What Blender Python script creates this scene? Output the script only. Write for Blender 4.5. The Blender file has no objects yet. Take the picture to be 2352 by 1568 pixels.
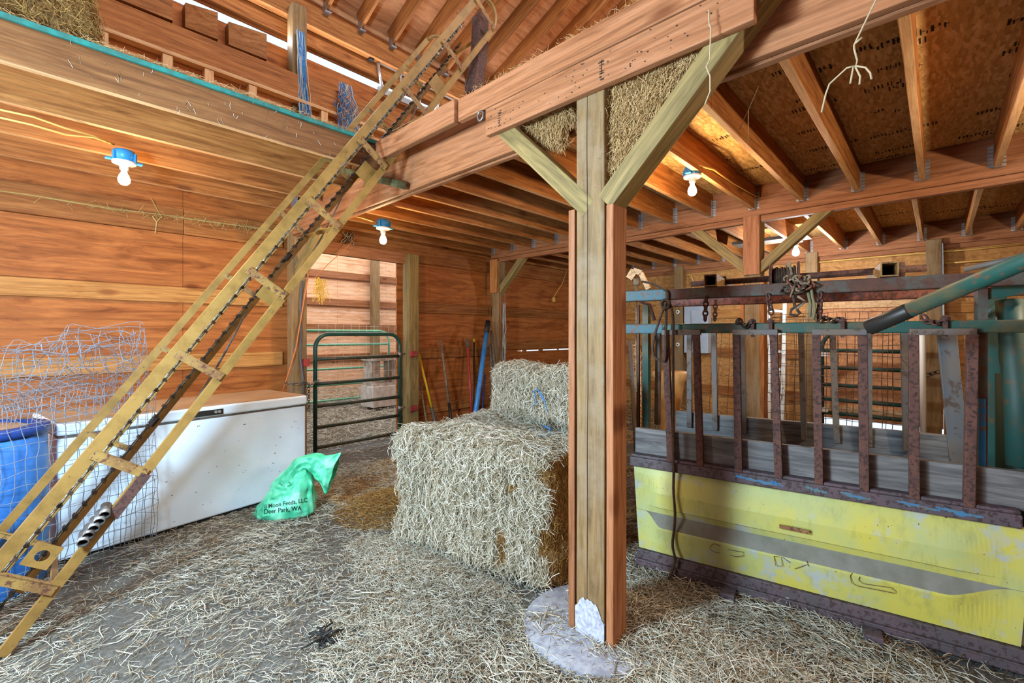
import bpy, bmesh, math, random
import numpy as np
from mathutils import Vector, Matrix, noise
from mathutils.bvhtree import BVHTree
S = bpy.context.scene
COL = S.collection
# ---------------------------------------------------------------- camera
FPX, UC, VH, ZC = 1040.0, 1176.0, 768.0, 1.40
AN = math.radians(43.3)
CA, SA = math.cos(AN), math.sin(AN)
cd = bpy.data.cameras.new('camera'); cam = bpy.data.objects.new('camera', cd); COL.objects.link(cam)
cam.location = (0, 0, ZC); cam.rotation_euler = (math.radians(90), 0, AN - math.radians(90))
cd.sensor_width = 36; cd.lens = FPX / 2352 * 36; cd.shift_y = -(784 - VH) / 2352; cd.clip_start = .05
S.camera = cam
# ---------------------------------------------------------------- world, daylight, exposure
w = bpy.data.worlds.new('world'); S.world = w; w.use_nodes = True
bg = w.node_tree.nodes['Background']; bg.inputs[0].default_value = (.74, .87, 1.0, 1); bg.inputs[1].default_value = 1.25
def area(name, loc, target, sx, sy, power, col):
    l = bpy.data.lights.new(name, 'AREA'); l.shape = 'RECTANGLE'; l.size = sx; l.size_y = sy; l.energy = power; l.color = col
    o = bpy.data.objects.new(name, l); COL.objects.link(o); o.location = loc
    o.rotation_euler = (Vector(target) - Vector(loc)).to_track_quat('-Z', 'Y').to_euler(); return o
area('doorway_daylight', (-4.2, 2.75, 2.4), (1.8, 1.2, .7), .5, .8, 80, (.76, .88, 1.0))
area('open_end_fill', (-4.4, 2.9, 1.7), (3.2, 2.6, .6), 3.4, 2.6, 60, (.78, .9, 1.0))  # added wide fill at the unseen front opening
area('ceiling_fill', (-4.4, 3.3, .7), (4.5, -1.2, 2.9), 2.4, 1.0, 220, (1.0, .95, .88))  # added low fill, aimed up to brighten the ceiling boards
area('pen_daylight', (4.0, 7.6, 4.6), (4.2, 8.2, .6), 5.0, 3.0, 260, (1.0, .97, .94))
area('ridge_gap_fill', (2.2, -1.0, 6.9), (1.8, 5.2, 3.6), 5.0, 1.0, 330, (1.0, .97, .94))  # area lamp in an unseen roof gap, added to brighten the loft studs
area('eave_strip_daylight', (3.0, 5.22, 4.63), (3.0, 3.0, 5.2), 9.0, .1, 90, (.95, .97, 1.0))
S.view_settings.view_transform = 'Standard'; S.view_settings.look = 'None'
S.view_settings.exposure = 0.06; S.view_settings.gamma = 1.0; S.view_settings.use_curve_mapping = False
S.cycles.max_bounces = 6; S.cycles.diffuse_bounces = 4; S.cycles.glossy_bounces = 2; S.cycles.transmission_bounces = 3
S.cycles.sample_clamp_indirect = 4; S.cycles.caustics_reflective = False; S.cycles.caustics_refractive = False
S.cycles.use_denoising = True
# ---------------------------------------------------------------- geometry of the view: a pixel of the photo and one known coordinate give a point
def ray(u, v):
    a = (u - UC) / FPX
    return Vector((CA + a * SA, SA - a * CA, (VH - v) / FPX))
def at(u, v, X=None, Y=None, Z=None, D=None, P=None):
    r = ray(u, v)
    if X is not None: t = X / r.x
    elif Y is not None: t = Y / r.y
    elif Z is not None: t = (Z - ZC) / r.z
    elif P is not None: t = (P[0] - Vector((0, 0, ZC))).dot(P[1]) / r.dot(P[1])
    else: t = D
    return r * t + Vector((0, 0, ZC))
def H(h): return ZC + h
# ---------------------------------------------------------------- objects
def tag(o, label=None, cat=None, group=None, kind=None):
    if label: o['label'] = label
    if cat: o['category'] = cat
    if group: o['group'] = group
    if kind: o['kind'] = kind
    return o
def empty(name, loc=(0, 0, 0), label=None, cat=None, group=None, rz=0):
    o = bpy.data.objects.new(name, None); COL.objects.link(o); o.location = loc; o.rotation_euler = (0, 0, rz)
    o.empty_display_size = .1
    return tag(o, label, cat, group)
def copy_tree(o, parent=None):
    c = o.copy(); COL.objects.link(c); c.parent = parent
    for ch in list(o.children): copy_tree(ch, c)
    return c
class MB:
    def __init__(s): s.v = []; s.f = []; s.m = []; s.mi = 0; s.sm = []
    def add(s, vs, fs, smooth=False):
        b = len(s.v); s.v += [tuple(p) for p in vs]
        for f in fs: s.f.append(tuple(i + b for i in f)); s.m.append(s.mi); s.sm.append(smooth)
        return s
    def box(s, a, b, M=None):
        x0, y0, z0 = [min(p, q) for p, q in zip(a, b)]; x1, y1, z1 = [max(p, q) for p, q in zip(a, b)]
        vs = [Vector(p) for p in ((x0,y0,z0),(x1,y0,z0),(x1,y1,z0),(x0,y1,z0),(x0,y0,z1),(x1,y0,z1),(x1,y1,z1),(x0,y1,z1))]
        if M is not None: vs = [M @ p for p in vs]
        return s.add(vs, [(0,3,2,1),(4,5,6,7),(0,1,5,4),(1,2,6,5),(2,3,7,6),(3,0,4,7)])
    def bar(s, p0, p1, w, h, up=(0, 0, 1)):
        p0 = Vector(p0); p1 = Vector(p1); x = (p1 - p0); L = x.length; x.normalize(); up = Vector(up)
        y = up.cross(x)
        if y.length < 1e-4: y = Vector((0, 1, 0)).cross(x)
        y.normalize(); z = x.cross(y)
        M = Matrix((x, y, z)).transposed().to_4x4(); M.translation = p0
        return s.box((0, -w/2, -h/2), (L, w/2, h/2), M)
    def tube(s, pts, r, seg=8, closed=False, caps=True, rf=None):
        pts = [Vector(p) for p in pts]; n = len(pts)
        if n < 2: return s
        rs = r if isinstance(r, (list, tuple)) else [r] * n
        T = []
        for i in range(n):
            a = pts[(i-1) % n] if (closed or i > 0) else pts[i]; b = pts[(i+1) % n] if (closed or i < n-1) else pts[i]
            d = b - a; T.append(d.normalized() if d.length > 1e-9 else Vector((0, 0, 1)))
        t = T[0]; up = Vector((0, 0, 1)) if abs(t.z) < .9 else Vector((1, 0, 0))
        nrm = t.cross(up).normalized(); vs = []
        for i in range(n):
            t = T[i]; nrm = (nrm - t * nrm.dot(t))
            nrm = nrm.normalized() if nrm.length > 1e-6 else t.orthogonal().normalized()
            bn = t.cross(nrm)
            for k in range(seg):
                a = 2 * math.pi * k / seg; vs.append(pts[i] + (nrm * math.cos(a) + bn * math.sin(a)) * rs[i])
        fs = []
        for i in range(n if closed else n - 1):
            j = (i + 1) % n
            for k in range(seg):
                l = (k + 1) % seg; fs.append((i*seg+k, i*seg+l, j*seg+l, j*seg+k))
        s.add(vs, fs, seg > 4)
        if caps and not closed:
            b = len(s.v) - n * seg
            s.f.append(tuple(b + k for k in range(seg))[::-1]); s.m.append(s.mi); s.sm.append(False)
            s.f.append(tuple(b + (n-1)*seg + k for k in range(seg))); s.m.append(s.mi); s.sm.append(False)
        return s
    def loft(s, rings, caps=True, smooth=True, closed_ring=True):
        n = len(rings[0]); vs = [p for r in rings for p in r]; fs = []
        for i in range(len(rings) - 1):
            for k in range(n if closed_ring else n - 1):
                l = (k + 1) % n; fs.append((i*n+k, i*n+l, (i+1)*n+l, (i+1)*n+k))
        b = len(s.v); s.add(vs, fs, smooth)
        if caps:
            s.f.append(tuple(b + k for k in range(n))[::-1]); s.m.append(s.mi); s.sm.append(smooth)
            s.f.append(tuple(b + (len(rings)-1)*n + k for k in range(n))); s.m.append(s.mi); s.sm.append(smooth)
        return s
    def lathe(s, c, prof, seg=20, M=None):
        c = Vector(c); rings = []
        for r, z in prof:
            ring = []
            for k in range(seg):
                p = Vector((math.cos(2*math.pi*k/seg)*r, math.sin(2*math.pi*k/seg)*r, z))
                ring.append((M @ p if M else p) + c)
            rings.append(ring)
        return s.loft(rings)
    def build(s, name, mats, parent=None, bevel=0, loc=None):
        me = bpy.data.meshes.new(name); me.from_pydata(s.v, [], s.f)
        if not isinstance(mats, (list, tuple)): mats = [mats]
        for m in mats: me.materials.append(m)
        me.polygons.foreach_set('material_index', s.m); me.polygons.foreach_set('use_smooth', s.sm)
        me.validate(); me.update()
        o = bpy.data.objects.new(name, me); COL.objects.link(o)
        if parent is not None: o.parent = parent
        if bevel:
            b = o.modifiers.new('bevel', 'BEVEL'); b.width = bevel; b.segments = 2; b.limit_method = 'ANGLE'; b.angle_limit = .7
        return o
def orient(o, p0, x, z):                    # local x along the grain
    x = Vector(x).normalized(); z = Vector(z); z = (z - x * z.dot(x)).normalized(); y = z.cross(x)
    M = Matrix((x, y, z)).transposed().to_4x4(); M.translation = Vector(p0); o.matrix_world = M; return M
def timber(name, mat, p0, p1, w, h, up=(0, 0, 1), label=None, cat=None, group=None, kind=None, parent=None, bevel=.004, cut=None):
    """a sawn timber from p0 to p1 (axis), w across, h along up; its own local x runs with the grain"""
    p0 = Vector(p0); p1 = Vector(p1); L = (p1 - p0).length; n = max(2, int(L / .35)); rnd = random.Random(sum(map(ord, name)) % 999 + int(L * 100) + int(p0.y * 37))
    m = MB(); rings = []
    for i in range(n + 1):
        x = L * i / n; jy = rnd.uniform(-1, 1) * .0012; jz = rnd.uniform(-1, 1) * .0012
        sh = [0, 0, 0, 0]
        if cut and i == 0: sh = [cut[0] * q for q in (-h/2, -h/2, h/2, h/2)]
        if cut and i == n: sh = [cut[1] * q for q in (-h/2, -h/2, h/2, h/2)]
        rings.append([Vector((x + sh[0], -w/2 + jy, -h/2 + jz)), Vector((x + sh[1], w/2 + jy, -h/2 + jz)), Vector((x + sh[2], w/2 + jy, h/2 + jz)), Vector((x + sh[3], -w/2 + jy, h/2 + jz))])
    m.loft(rings, smooth=False)
    o = m.build(name, mat, parent, bevel)
    orient(o, p0, p1 - p0, up)
    return tag(o, label, cat, group, kind)
def child_world(o, parent):                 # parent without moving
    o.parent = parent; o.matrix_parent_inverse = parent.matrix_world.inverted() if False else Matrix.Identity(4)
    pm = parent_matrix(parent); o.matrix_basis = pm.inverted() @ o.matrix_basis; return o
def parent_matrix(p):
    M = p.matrix_basis.copy()
    return parent_matrix(p.parent) @ M if p.parent else M
ORD = ['first','second','third','fourth','fifth','sixth','seventh','eighth','ninth','tenth','eleventh','twelfth','thirteenth','fourteenth','fifteenth','sixteenth','seventeenth','eighteenth','nineteenth','twentieth']
# ---------------------------------------------------------------- materials
def lin(c):
    if isinstance(c, str): c = [int(c[i:i+2], 16) / 255 for i in (0, 2, 4)]
    return tuple((x / 12.92 if x <= .04045 else ((x + .055) / 1.055) ** 2.4) for x in c[:3]) + (1,)
class NT:
    def __init__(s, name):
        s.m = bpy.data.materials.new(name); s.m.use_nodes = True; s.t = s.m.node_tree; s.n = s.t.nodes; s.l = s.t.links
        s.b = s.n['Principled BSDF']; s.co = s.n.new('ShaderNodeTexCoord')
    def node(s, t, **k):
        n = s.n.new(t)
        for a, b in k.items(): setattr(n, a, b)
        return n
    def link(s, a, b): s.l.new(a, b)
    def mapping(s, scale, src='Object', rnd=False):
        mp = s.node('ShaderNodeMapping'); mp.inputs['Scale'].default_value = scale; s.link(s.co.outputs[src], mp.inputs[0])
        if rnd:
            oi = s.node('ShaderNodeObjectInfo'); vm = s.node('ShaderNodeVectorMath', operation='SCALE'); vm.inputs[0].default_value = (13.7, 7.3, 5.1)
            s.link(oi.outputs['Random'], vm.inputs['Scale']); s.link(vm.outputs[0], mp.inputs['Location'])
        return mp.outputs[0]
    def noise(s, vec, scale, detail=4, rough=.55, dist=0):
        n = s.node('ShaderNodeTexNoise'); n.inputs['Scale'].default_value = scale; n.inputs['Detail'].default_value = detail
        n.inputs['Roughness'].default_value = rough; n.inputs['Distortion'].default_value = dist
        if vec is not None: s.link(vec, n.inputs['Vector'])
        return n.outputs['Fac']
    def ramp(s, fac, stops):
        r = s.node('ShaderNodeValToRGB'); e = r.color_ramp.elements
        while len(e) < len(stops): e.new(.5)
        for q, (p, c) in zip(e, stops): q.position = p; q.color = lin(c) if isinstance(c, str) else (c, c, c, 1)
        s.link(fac, r.inputs[0]); return r.outputs[0]
    def mix(s, fac, a, b, mode='MIX'):
        m = s.node('ShaderNodeMix', data_type='RGBA', blend_type=mode)
        for i, q in ((0, fac), (6, a), (7, b)):
            if isinstance(q, (int, float)): m.inputs[i].default_value = q
            elif isinstance(q, (str, tuple)): m.inputs[i].default_value = lin(q) if isinstance(q, str) else q
            else: s.link(q, m.inputs[i])
        return m.outputs[2]
    def bump(s, h, strength=.3, dist=.01):
        b = s.node('ShaderNodeBump'); b.inputs['Strength'].default_value = strength; b.inputs['Distance'].default_value = dist
        s.link(h, b.inputs['Height']); s.link(b.outputs[0], s.b.inputs['Normal'])
    def out(s, col, rough=.6, metal=0, spec=.4):
        if isinstance(col, str): s.b.inputs['Base Color'].default_value = lin(col)
        else: s.link(col, s.b.inputs['Base Color'])
        if isinstance(rough, (int, float)): s.b.inputs['Roughness'].default_value = rough
        else: s.link(rough, s.b.inputs['Roughness'])
        s.b.inputs['Metallic'].default_value = metal; s.b.inputs['Specular IOR Level'].default_value = spec
        return s.m
def wood(name, light, mid, dark, knots=True, var=.28, grain=1.0, rough=.62, dust=None):
    t = NT(name); v = t.mapping((1.5, 17 * grain, 17 * grain), rnd=True)
    v2 = t.mapping((3.5, 90, 90), rnd=True)
    n1 = t.noise(v, 1.1, 8, .66, 1.4); n2 = t.noise(v2, 1.6, 4, .7)
    wv = t.node('ShaderNodeTexWave', wave_type='BANDS', bands_direction='Z'); wv.inputs['Scale'].default_value = 1.6; wv.inputs['Distortion'].default_value = 7; wv.inputs['Detail'].default_value = 2; wv.inputs['Detail Scale'].default_value = .7
    v3 = t.mapping((.45, 4 * grain, 4 * grain), rnd=True); t.link(v3, wv.inputs['Vector'])
    c = t.ramp(n1, [(.28, dark), (.46, mid), (.66, light)])
    g = t.ramp(wv.outputs['Fac'], [(0, .70), (.35, 1.0), (1, 1.0)])
    c = t.mix(.55, c, g, 'MULTIPLY')
    f = t.ramp(n2, [(.32, .62), (.56, 1.0)]); c = t.mix(.7, c, f, 'MULTIPLY')
    if knots:
        vo = t.node('ShaderNodeTexVoronoi'); vo.inputs['Scale'].default_value = 1.0
        vk = t.mapping((1.4, 3.6, 3.6), rnd=True); t.link(vk, vo.inputs['Vector'])
        k = t.ramp(vo.outputs['Distance'], [(.05, 1.0), (.13, 0.0)]); c = t.mix(k, c, dark)
    oi = t.node('ShaderNodeObjectInfo'); mr = t.node('ShaderNodeMapRange'); mr.inputs[3].default_value = 1 - var; mr.inputs[4].default_value = 1 + var * .5
    t.link(oi.outputs['Random'], mr.inputs[0])
    vm = t.node('ShaderNodeVectorMath', operation='SCALE'); t.link(c, vm.inputs[0]); t.link(mr.outputs[0], vm.inputs['Scale']); c = vm.outputs[0]
    if dust:
        nd = t.noise(t.mapping((1, 1, 1)), 6, 5, .7); c = t.mix(t.ramp(nd, [(.45, 0.0), (.7, .75)]), c, dust)
    t.bump(n2, .25, .004); return t.out(c, rough, spec=.25)
def paint(name, base, worn, rust, amt=.45, scale=6, rough=.5, dust=None, metal=0):
    t = NT(name); v = t.mapping((1, 1, 1), rnd=True)
    a = t.noise(v, scale, 6, .65); b = t.noise(v, scale * 5, 4, .7); cmb = t.noise(v, scale * .4, 3, .5)
    c = t.mix(t.ramp(a, [(.42, 0.0), (.62, 1.0)]), base, worn)
    r = t.ramp(b, [(amt, 1.0), (amt + .07, 0.0)]); c = t.mix(r, c, rust)
    c = t.mix(t.ramp(cmb, [(.35, .65), (.65, 1.0)]), '000000', c) if False else c
    if dust: c = t.mix(t.ramp(a, [(.5, 0.0), (.75, .6)]), c, dust)
    t.bump(b, .2, .003); return t.out(c, rough, metal)
def plain(name, c, rough=.5, metal=0, spec=.4, var=None, scale=9):
    t = NT(name)
    if var: return t.out(t.mix(t.ramp(t.noise(t.mapping((1, 1, 1), rnd=True), scale, 5, .65), [(.38, 0.0), (.62, 1.0)]), c, var), rough, metal, spec)
    return t.out(c, rough, metal, spec)
def strawmat(name, stops):
    t = NT(name); g = t.node('ShaderNodeNewGeometry'); c = t.ramp(g.outputs['Random Per Island'], stops)
    return t.out(c, .65, spec=.25)
M = {}
def yellowpanel():
    t = NT('chalky yellow paint'); v = t.mapping((1, 1, 1)); a = t.noise(v, 2.6, 5, .6); b = t.noise(v, 5.5, 6, .7); r = t.noise(v, 55, 4, .75); d = t.noise(t.mapping((1, 1, .35)), 18, 4, .7)
    c = t.mix(t.ramp(a, [(.40, 0.0), (.58, 1.0)]), 'BAB250', 'A6AC6E'); c = t.mix(t.ramp(b, [(.54, 0.0), (.66, .85)]), c, '9CA6B4')
    c = t.mix(t.ramp(d, [(.30, .45), (.48, 0.0)]), c, '83844E'); c = t.mix(t.ramp(r, [(.30, 1.0), (.34, 0.0)]), c, '4A3022'); t.bump(r, .15, .002); return t.out(c, .5)
M['fir'] = wood('fir lumber', 'C08450', 'A86A36', '7C4620')
M['fir_pink'] = wood('pink fir beam lumber', 'AC7450', '98623E', '6E3E20', var=.12)
M['joist'] = wood('orange joist lumber', 'B87A42', '9C602E', '6E3E1B', var=.25)
M['pale'] = wood('pale stud lumber', 'E2BC90', 'D2A678', 'A87848', var=.1)
M['treated'] = wood('pressure treated lumber', '987A50', '826642', '5E482C', knots=False, var=.12, dust='85725A')
M['brace'] = wood('green treated brace', 'A08654', '867246', '5C4E2E', knots=False, var=.1)
M['green_dark'] = wood('dark green treated', '6E6A48', '58563A', '3E3E28', knots=False)
M['ply'] = wood('fir plywood', 'C87C40', 'AE6630', '7E4014', knots=True, var=.16, grain=.6)
M['ply_light'] = wood('bright plywood', 'E6AC7C', 'D49668', 'A46438', var=.1, grain=.6)
M['ply_far'] = wood('far wall boards', 'CC9A5E', 'B8844A', '8C5A2C', var=.12, grain=.6)
M['edge'] = wood('lit underside lumber', 'D8AC7C', 'C8986A', 'A87848', knots=False, var=.1)
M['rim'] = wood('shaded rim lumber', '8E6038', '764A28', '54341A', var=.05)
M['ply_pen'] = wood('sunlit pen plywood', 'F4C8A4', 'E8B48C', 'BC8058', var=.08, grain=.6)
M['greyplank'] = wood('weathered grey plank', '7E7C7A', '605E5E', '3A3836', var=.1)
M['girt'] = wood('girt lumber', 'CC9454', 'B47C40', '8A5424', var=.15)
def osb():
    t = NT('oriented strand board'); v = t.mapping((3, 11, 11)); vo = t.node('ShaderNodeTexVoronoi'); vo.inputs['Scale'].default_value = 6.5
    d = t.noise(v, 3, 4, .6); t.link(v, vo.inputs['Vector'])
    sep = t.node('ShaderNodeSeparateColor'); t.link(vo.outputs['Color'], sep.inputs[0])
    c = t.ramp(sep.outputs[0], [(0, 'B08A54'), (.5, 'CCA468'), (1, 'E4C08A')]); c = t.mix(t.ramp(d, [(.3, .55), (.6, 1.0)]), 'A8804C', c)
    # a board edge every 1.22 m
    t.bump(vo.outputs['Distance'], .25, .004); return t.out(c, .75, spec=.2)
M['osb'] = osb()
M['ink'] = plain('black stamp ink', '2A1E14', .8)
M['yellow_conv'] = paint('yellow elevator enamel', '8E6A34', '785828', '4E3422', .28, 9, .5)
M['yellow_rust'] = paint('rust eaten yellow enamel', '94723A', '7A5632', '5A3428', .40, 8, .6)
M['yellow_panel'] = yellowpanel()
M['teal'] = paint('teal green enamel', '1E4A42', '38483A', '5C4230', .38, 5, .5, dust='75603F')
M['tealclean'] = paint('smooth teal enamel', '12403C', '26382F', '423A28', .36, 3, .6)
M['rust_red'] = paint('rusty red oxide steel', '7A4A3C', '84402E', '4E3028', .46, 7, .6)
M['rust_teal'] = paint('rusty steel with teal paint', '563428', '3A4C48', '4C3026', .44, 5, .7, dust='6E5A46')
M['teal_end'] = paint('faded blue teal steel', '2C5864', '4A5A58', '5C4034', .42, 6, .6)
M['rust'] = paint('brown rusty steel', '5C3C32', '4C322C', '362420', .42, 12, .8)
M['purple_rust'] = paint('purplish weathered steel', '56464C', '4A4448', '382C2C', .42, 8, .6)
M['blue_paint'] = paint('bright blue worn enamel', '1E6FA8', '5A6A58', '6A5238', .36, 3, .45)
M['greymetal'] = paint('grey brown worn steel', '66584C', '54565A', '4A3A30', .38, 3, .6)
M['gate_green'] = paint('dark green gate enamel', '184A42', '1C3E36', '5A3A22', .33, 4, .35)
M['gate_bar'] = paint('dark dusty gate rail', '3A3A2C', '2A4038', '5C4630', .4, 4, .45)
M['gate_pale'] = plain('pale green gate enamel', '6FB090', .4, var='5A9A7C')
M['freezer'] = plain('white freezer enamel', 'E4F0FC', .35, var='D8E6F4', scale=2)
M['freezer_top'] = plain('tan lid surface', 'B49474', .6, var='A8886A', scale=3)
M['black'] = plain('black rubber', '1C1A1A', .6)
M['blackmetal'] = plain('dark plate', '2C2A28', .45, .4)
M['blue_plastic'] = plain('blue drum plastic', '3E78C0', .4, var='2E66AE')
M['blue_rim'] = plain('dark blue drum rim', '1E3E86', .4)
M['blue_box'] = plain('blue junction box plastic', '2E86C0', .4)
M['white_plastic'] = plain('white lampholder plastic', 'E8E4DC', .4)
M['galv'] = plain('galvanised wire', '7E8088', .55, .2)
M['galvplate'] = plain('galvanised hanger steel', 'B8BEC8', .35, .7, var='8A9098')
M['rustwire'] = plain('rusty wire', '5C4030', .7)
M['whitewire'] = plain('pale thin wire', 'C8C4B8', .5)
M['chain'] = plain('dark greasy chain', '2E2824', .5, .5, var='5A4A3C', scale=40)
M['chain_bright'] = plain('worn bright chain', 'A8A49A', .4, .5, var='3A342E', scale=30)
M['concrete'] = plain('pitted concrete', '9A9AA0', .9, var='7C7C86', scale=25)
M['teal_edge'] = plain('teal painted deck edge', '1E8078', .7, var='2C6058', scale=14)
M['twine_blue'] = plain('blue baling twine', '2A6EB4', .6, var='4A90C8', scale=30)
M['twine_white'] = plain('pale baling twine', 'C4BEB0', .7)
M['twine_yellow'] = plain('yellow baling twine', 'D8B03A', .7)
M['twine_orange'] = plain('orange cord', 'C07040', .6)
M['rope'] = plain('dark greasy rope', '30241C', .85, var='4A382A', scale=60)
M['rope_pale'] = plain('dusty rope', '8C7A62', .85, var='6A5844', scale=40)
M['hose_green'] = plain('faded rope green', '6E6A4E', .8)
M['cable_yellow'] = plain('yellow sheathed cable', 'D8B060', .5)
M['redpaint'] = plain('red hinge paint', 'A03A34', .5, var='7A2C2A')
M['red'] = plain('red handle', 'B8403C', .5, var='94322E')
M['yellowhandle'] = plain('yellow handle', 'CFA81E', .5)
M['greywood'] = wood('grey worn handle', '948472', '7C6C5C', '54463A', knots=False)
M['blue_pipe'] = plain('blue pipe', '2E7AC4', .35, var='4A8CCC')
M['alu'] = plain('aluminium', 'B4B8BC', .35, .8)
M['steel'] = plain('bare steel', '8A8A8A', .4, .7, var='5A5450')
M['white_post'] = paint('white flaked fence post', 'C8C2A8', 'B4A888', '8A4030', .44, 8, .6)
M['elec'] = plain('grey enamel cabinet', 'A8B4C4', .4, var='98A6B8', scale=2)
M['cream'] = plain('cream lathered moulded tub', 'D0A870', .5, var='B88E58')
M['white'] = plain('white paint', 'D8D8D4', .5)
M['bag'] = None
def bagmat():
    t = NT('green woven feed sack'); v = t.mapping((1, 1, 1)); a = t.noise(v, 9, 3, .5); b = t.noise(v, 240, 2, .5)
    c = t.ramp(a, [(.3, '2CB080'), (.5, '58D2A2'), (.72, '96E8C6')]); t.bump(b, .15, .002)
    t.b.inputs['Transmission Weight'].default_value = 0; return t.out(c, .38, spec=.5)
M['bag'] = bagmat()
M['straw'] = strawmat('loose straw', [(0, '6E634E'), (.12, '8A6A48'), (.3, 'A69C86'), (.6, 'DCD6C6'), (.85, 'BEBAA8'), (1, '8A846E')])
M['straw_bale'] = strawmat('bale straw', [(0, '83755A'), (.35, 'BBB198'), (.7, 'E6E1D2'), (1, '9E9A84')])
M['hay_gold'] = strawmat('golden hay', [(0, '8C6A3C'), (.4, 'BC9662'), (.8, 'D8B888'), (1, 'A68454')])
M['hay_dark'] = strawmat('brown hay', [(0, '6A4A24'), (.5, '9A7038'), (1, 'BC9858')])
M['bale_core'] = plain('packed straw', '6A5E48', .95, var='877A60', scale=30)
M['bale_core_dark'] = plain('packed dark hay', '5C4020', .95, var='7A5A30', scale=30)
def ground():
    t = NT('trodden chaff floor'); v = t.mapping((1, 1, 1)); a = t.noise(v, .9, 4, .6); b = t.noise(v, 45, 6, .75); d = t.noise(v, 9, 5, .7)
    c = t.ramp(b, [(.3, '423F3B'), (.5, '66625C'), (.72, '948F86')]); c = t.mix(t.ramp(a, [(.4, 0.0), (.62, .55)]), c, '6A655F')
    c = t.mix(t.ramp(d, [(.35, .35), (.6, 0.0)]), c, '4E463A'); t.bump(b, .7, .02); return t.out(c, .95, spec=.1)
M['ground'] = ground()
# ================================================================ the building
YW, X1, X2, X3 = 5.30, 1.735, 4.95, 8.0
def hf(x, y):                                 # gentle lie of the dirt floor
    return .018 * noise.noise(Vector((x * .9, y * .9, 0))) + .008 * noise.noise(Vector((x * 4, y * 4, 3)))
def ground_sheet(nx, ny, x0, x1, y0, y1):
    m = MB()
    m.add([(x0 + (x1-x0)*i/nx, y0 + (y1-y0)*j/ny, hf(x0 + (x1-x0)*i/nx, y0 + (y1-y0)*j/ny)) for j in range(ny+1) for i in range(nx+1)],
      [(j*(nx+1)+i, j*(nx+1)+i+1, (j+1)*(nx+1)+i+1, (j+1)*(nx+1)+i) for j in range(ny) for i in range(nx)], True)
    tag(m.build('floor', M['ground']), kind='structure')
ground_sheet(132, 106, -4.9, 8.2, -5.0, 5.4); ground_sheet(60, 60, 0.0, 11.5, 5.4, 12.0)
# left wall: plywood sheets, with the doorway between X 2.05 and 3.36 and the daylight slit
DX0, DX1, DH = 2.05, 3.37, 2.36
def sheets(m, xa, xb, za, zb, seams, zs, y, t=.02):
    xs = [xa] + [s for s in seams if xa < s < xb] + [xb]; zz = [za] + [q for q in zs if za < q < zb] + [zb]
    for i in range(len(xs)-1):
        for k in range(len(zz)-1):
            m.box((xs[i]+.0015, y, zz[k]+.002), (xs[i+1]-.0015, y+t, zz[k+1]-.002))
m = MB(); sm = [-2.4, -.4, 1.0, 3.9, 4.55, 5.6, 6.8, 7.4]; zs = [.62, 1.08, 1.86, 2.36, 2.95, 3.6]
sheets(m, -4.7, DX0, -.05, 4.58, sm, zs, YW); sheets(m, DX0, DX1, DH, 4.58, sm, zs, YW)
m.box((-4.7, YW+.02, -.05), (DX0, YW+.03, 4.58)); m.box((DX0, YW+.02, DH), (DX1, YW+.03, 4.58)); m.box((DX1, YW+.02, -.05), (5.75, YW+.03, 4.58)); m.box((5.75, YW+.02, -.05), (7.6, YW+.03, 1.105)); m.box((5.75, YW+.02, 1.125), (7.6, YW+.03, 4.58)); m.box((7.6, YW+.02, -.05), (8.2, YW+.03, 4.58))
sheets(m, DX1, 5.75, -.05, 4.58, sm, zs, YW); sheets(m, 5.75, 7.6, -.05, 1.105, sm, zs, YW); sheets(m, 5.75, 7.6, 1.125, 4.58, sm, zs, YW)
sheets(m, 7.6, 8.2, -.05, 4.58, sm, zs, YW)
sheets(m, -4.7, 8.2, 4.68, 5.30, sm, [], YW); m.box((-4.7, YW+.02, 4.68), (8.2, YW+.03, 5.30))      # above the long daylight strip
m.box((5.9, YW, 1.10), (6.0, YW+.02, 1.13)); m.box((6.35, YW, 1.10), (6.45, YW+.02, 1.13)); m.box((6.9, YW, 1.10), (6.93, YW+.02, 1.13))
tag(m.build('wall_left', M['ply']), kind='structure')
# upper wall behind the loft: brighter ply set between pale studs
m = MB(); sheets(m, -3.4, 8.1, 2.92, 3.89, [-1.2, 0, 1.22, 2.44, 3.66, 4.9], [3.5], 5.03, .01)
tag(m.build('wall_upper', M['ply_light']), kind='structure')
m = MB(); m.box((-4.7, -4.9, -.05), (8.2, -4.88, 9.6)); tag(m.build('wall_right', M['ply']), kind='structure')
m = MB(); m.box((-4.72, -4.88, -.05), (-4.7, 1.5, 6.2)); m.box((-4.72, 1.5, 3.1), (-4.7, YW+.02, 5.2)); tag(m.build('wall_front', M['ply']), kind='structure')
# girts and ledgers on the left wall
n = 1
def trim(p0, p1, wd, h, mat='girt', up=(0, 0, 1)):
    global n
    o = timber('trim_%d' % n, M[mat], p0, p1, wd, h, up, kind='structure'); n += 1; return o
for za, zb, mt in ((1.062, 1.212, 'girt'), (1.705, 1.85, 'girt')):
    trim((-3.5, YW-.02, (za+zb)/2), (1.9, YW-.02, (za+zb)/2), .036, zb-za, mt)
    trim((3.5, YW-.02, (za+zb)/2), (5.1, YW-.02, (za+zb)/2), .036, zb-za, 'joist'); up_ = .085 if za < 1.2 else 0
    trim((5.15, YW-.02, (za+zb)/2+up_), (8.05, YW-.02, (za+zb)/2+up_), .036, zb-za, 'joist')
trim((-3.5, YW-.02, 2.48), (1.0, YW-.02, 2.48), .036, .24, 'joist'); trim((1.003, YW-.02, 2.48), (1.9, YW-.02, 2.48), .036, .24, 'joist')
trim((2.06, YW-.02, 2.52), (8.05, YW-.02, 2.52), .036, .26, 'joist')
trim((3.5, YW-.02, .35), (8.05, YW-.02, .35), .036, .14, 'joist')
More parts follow.
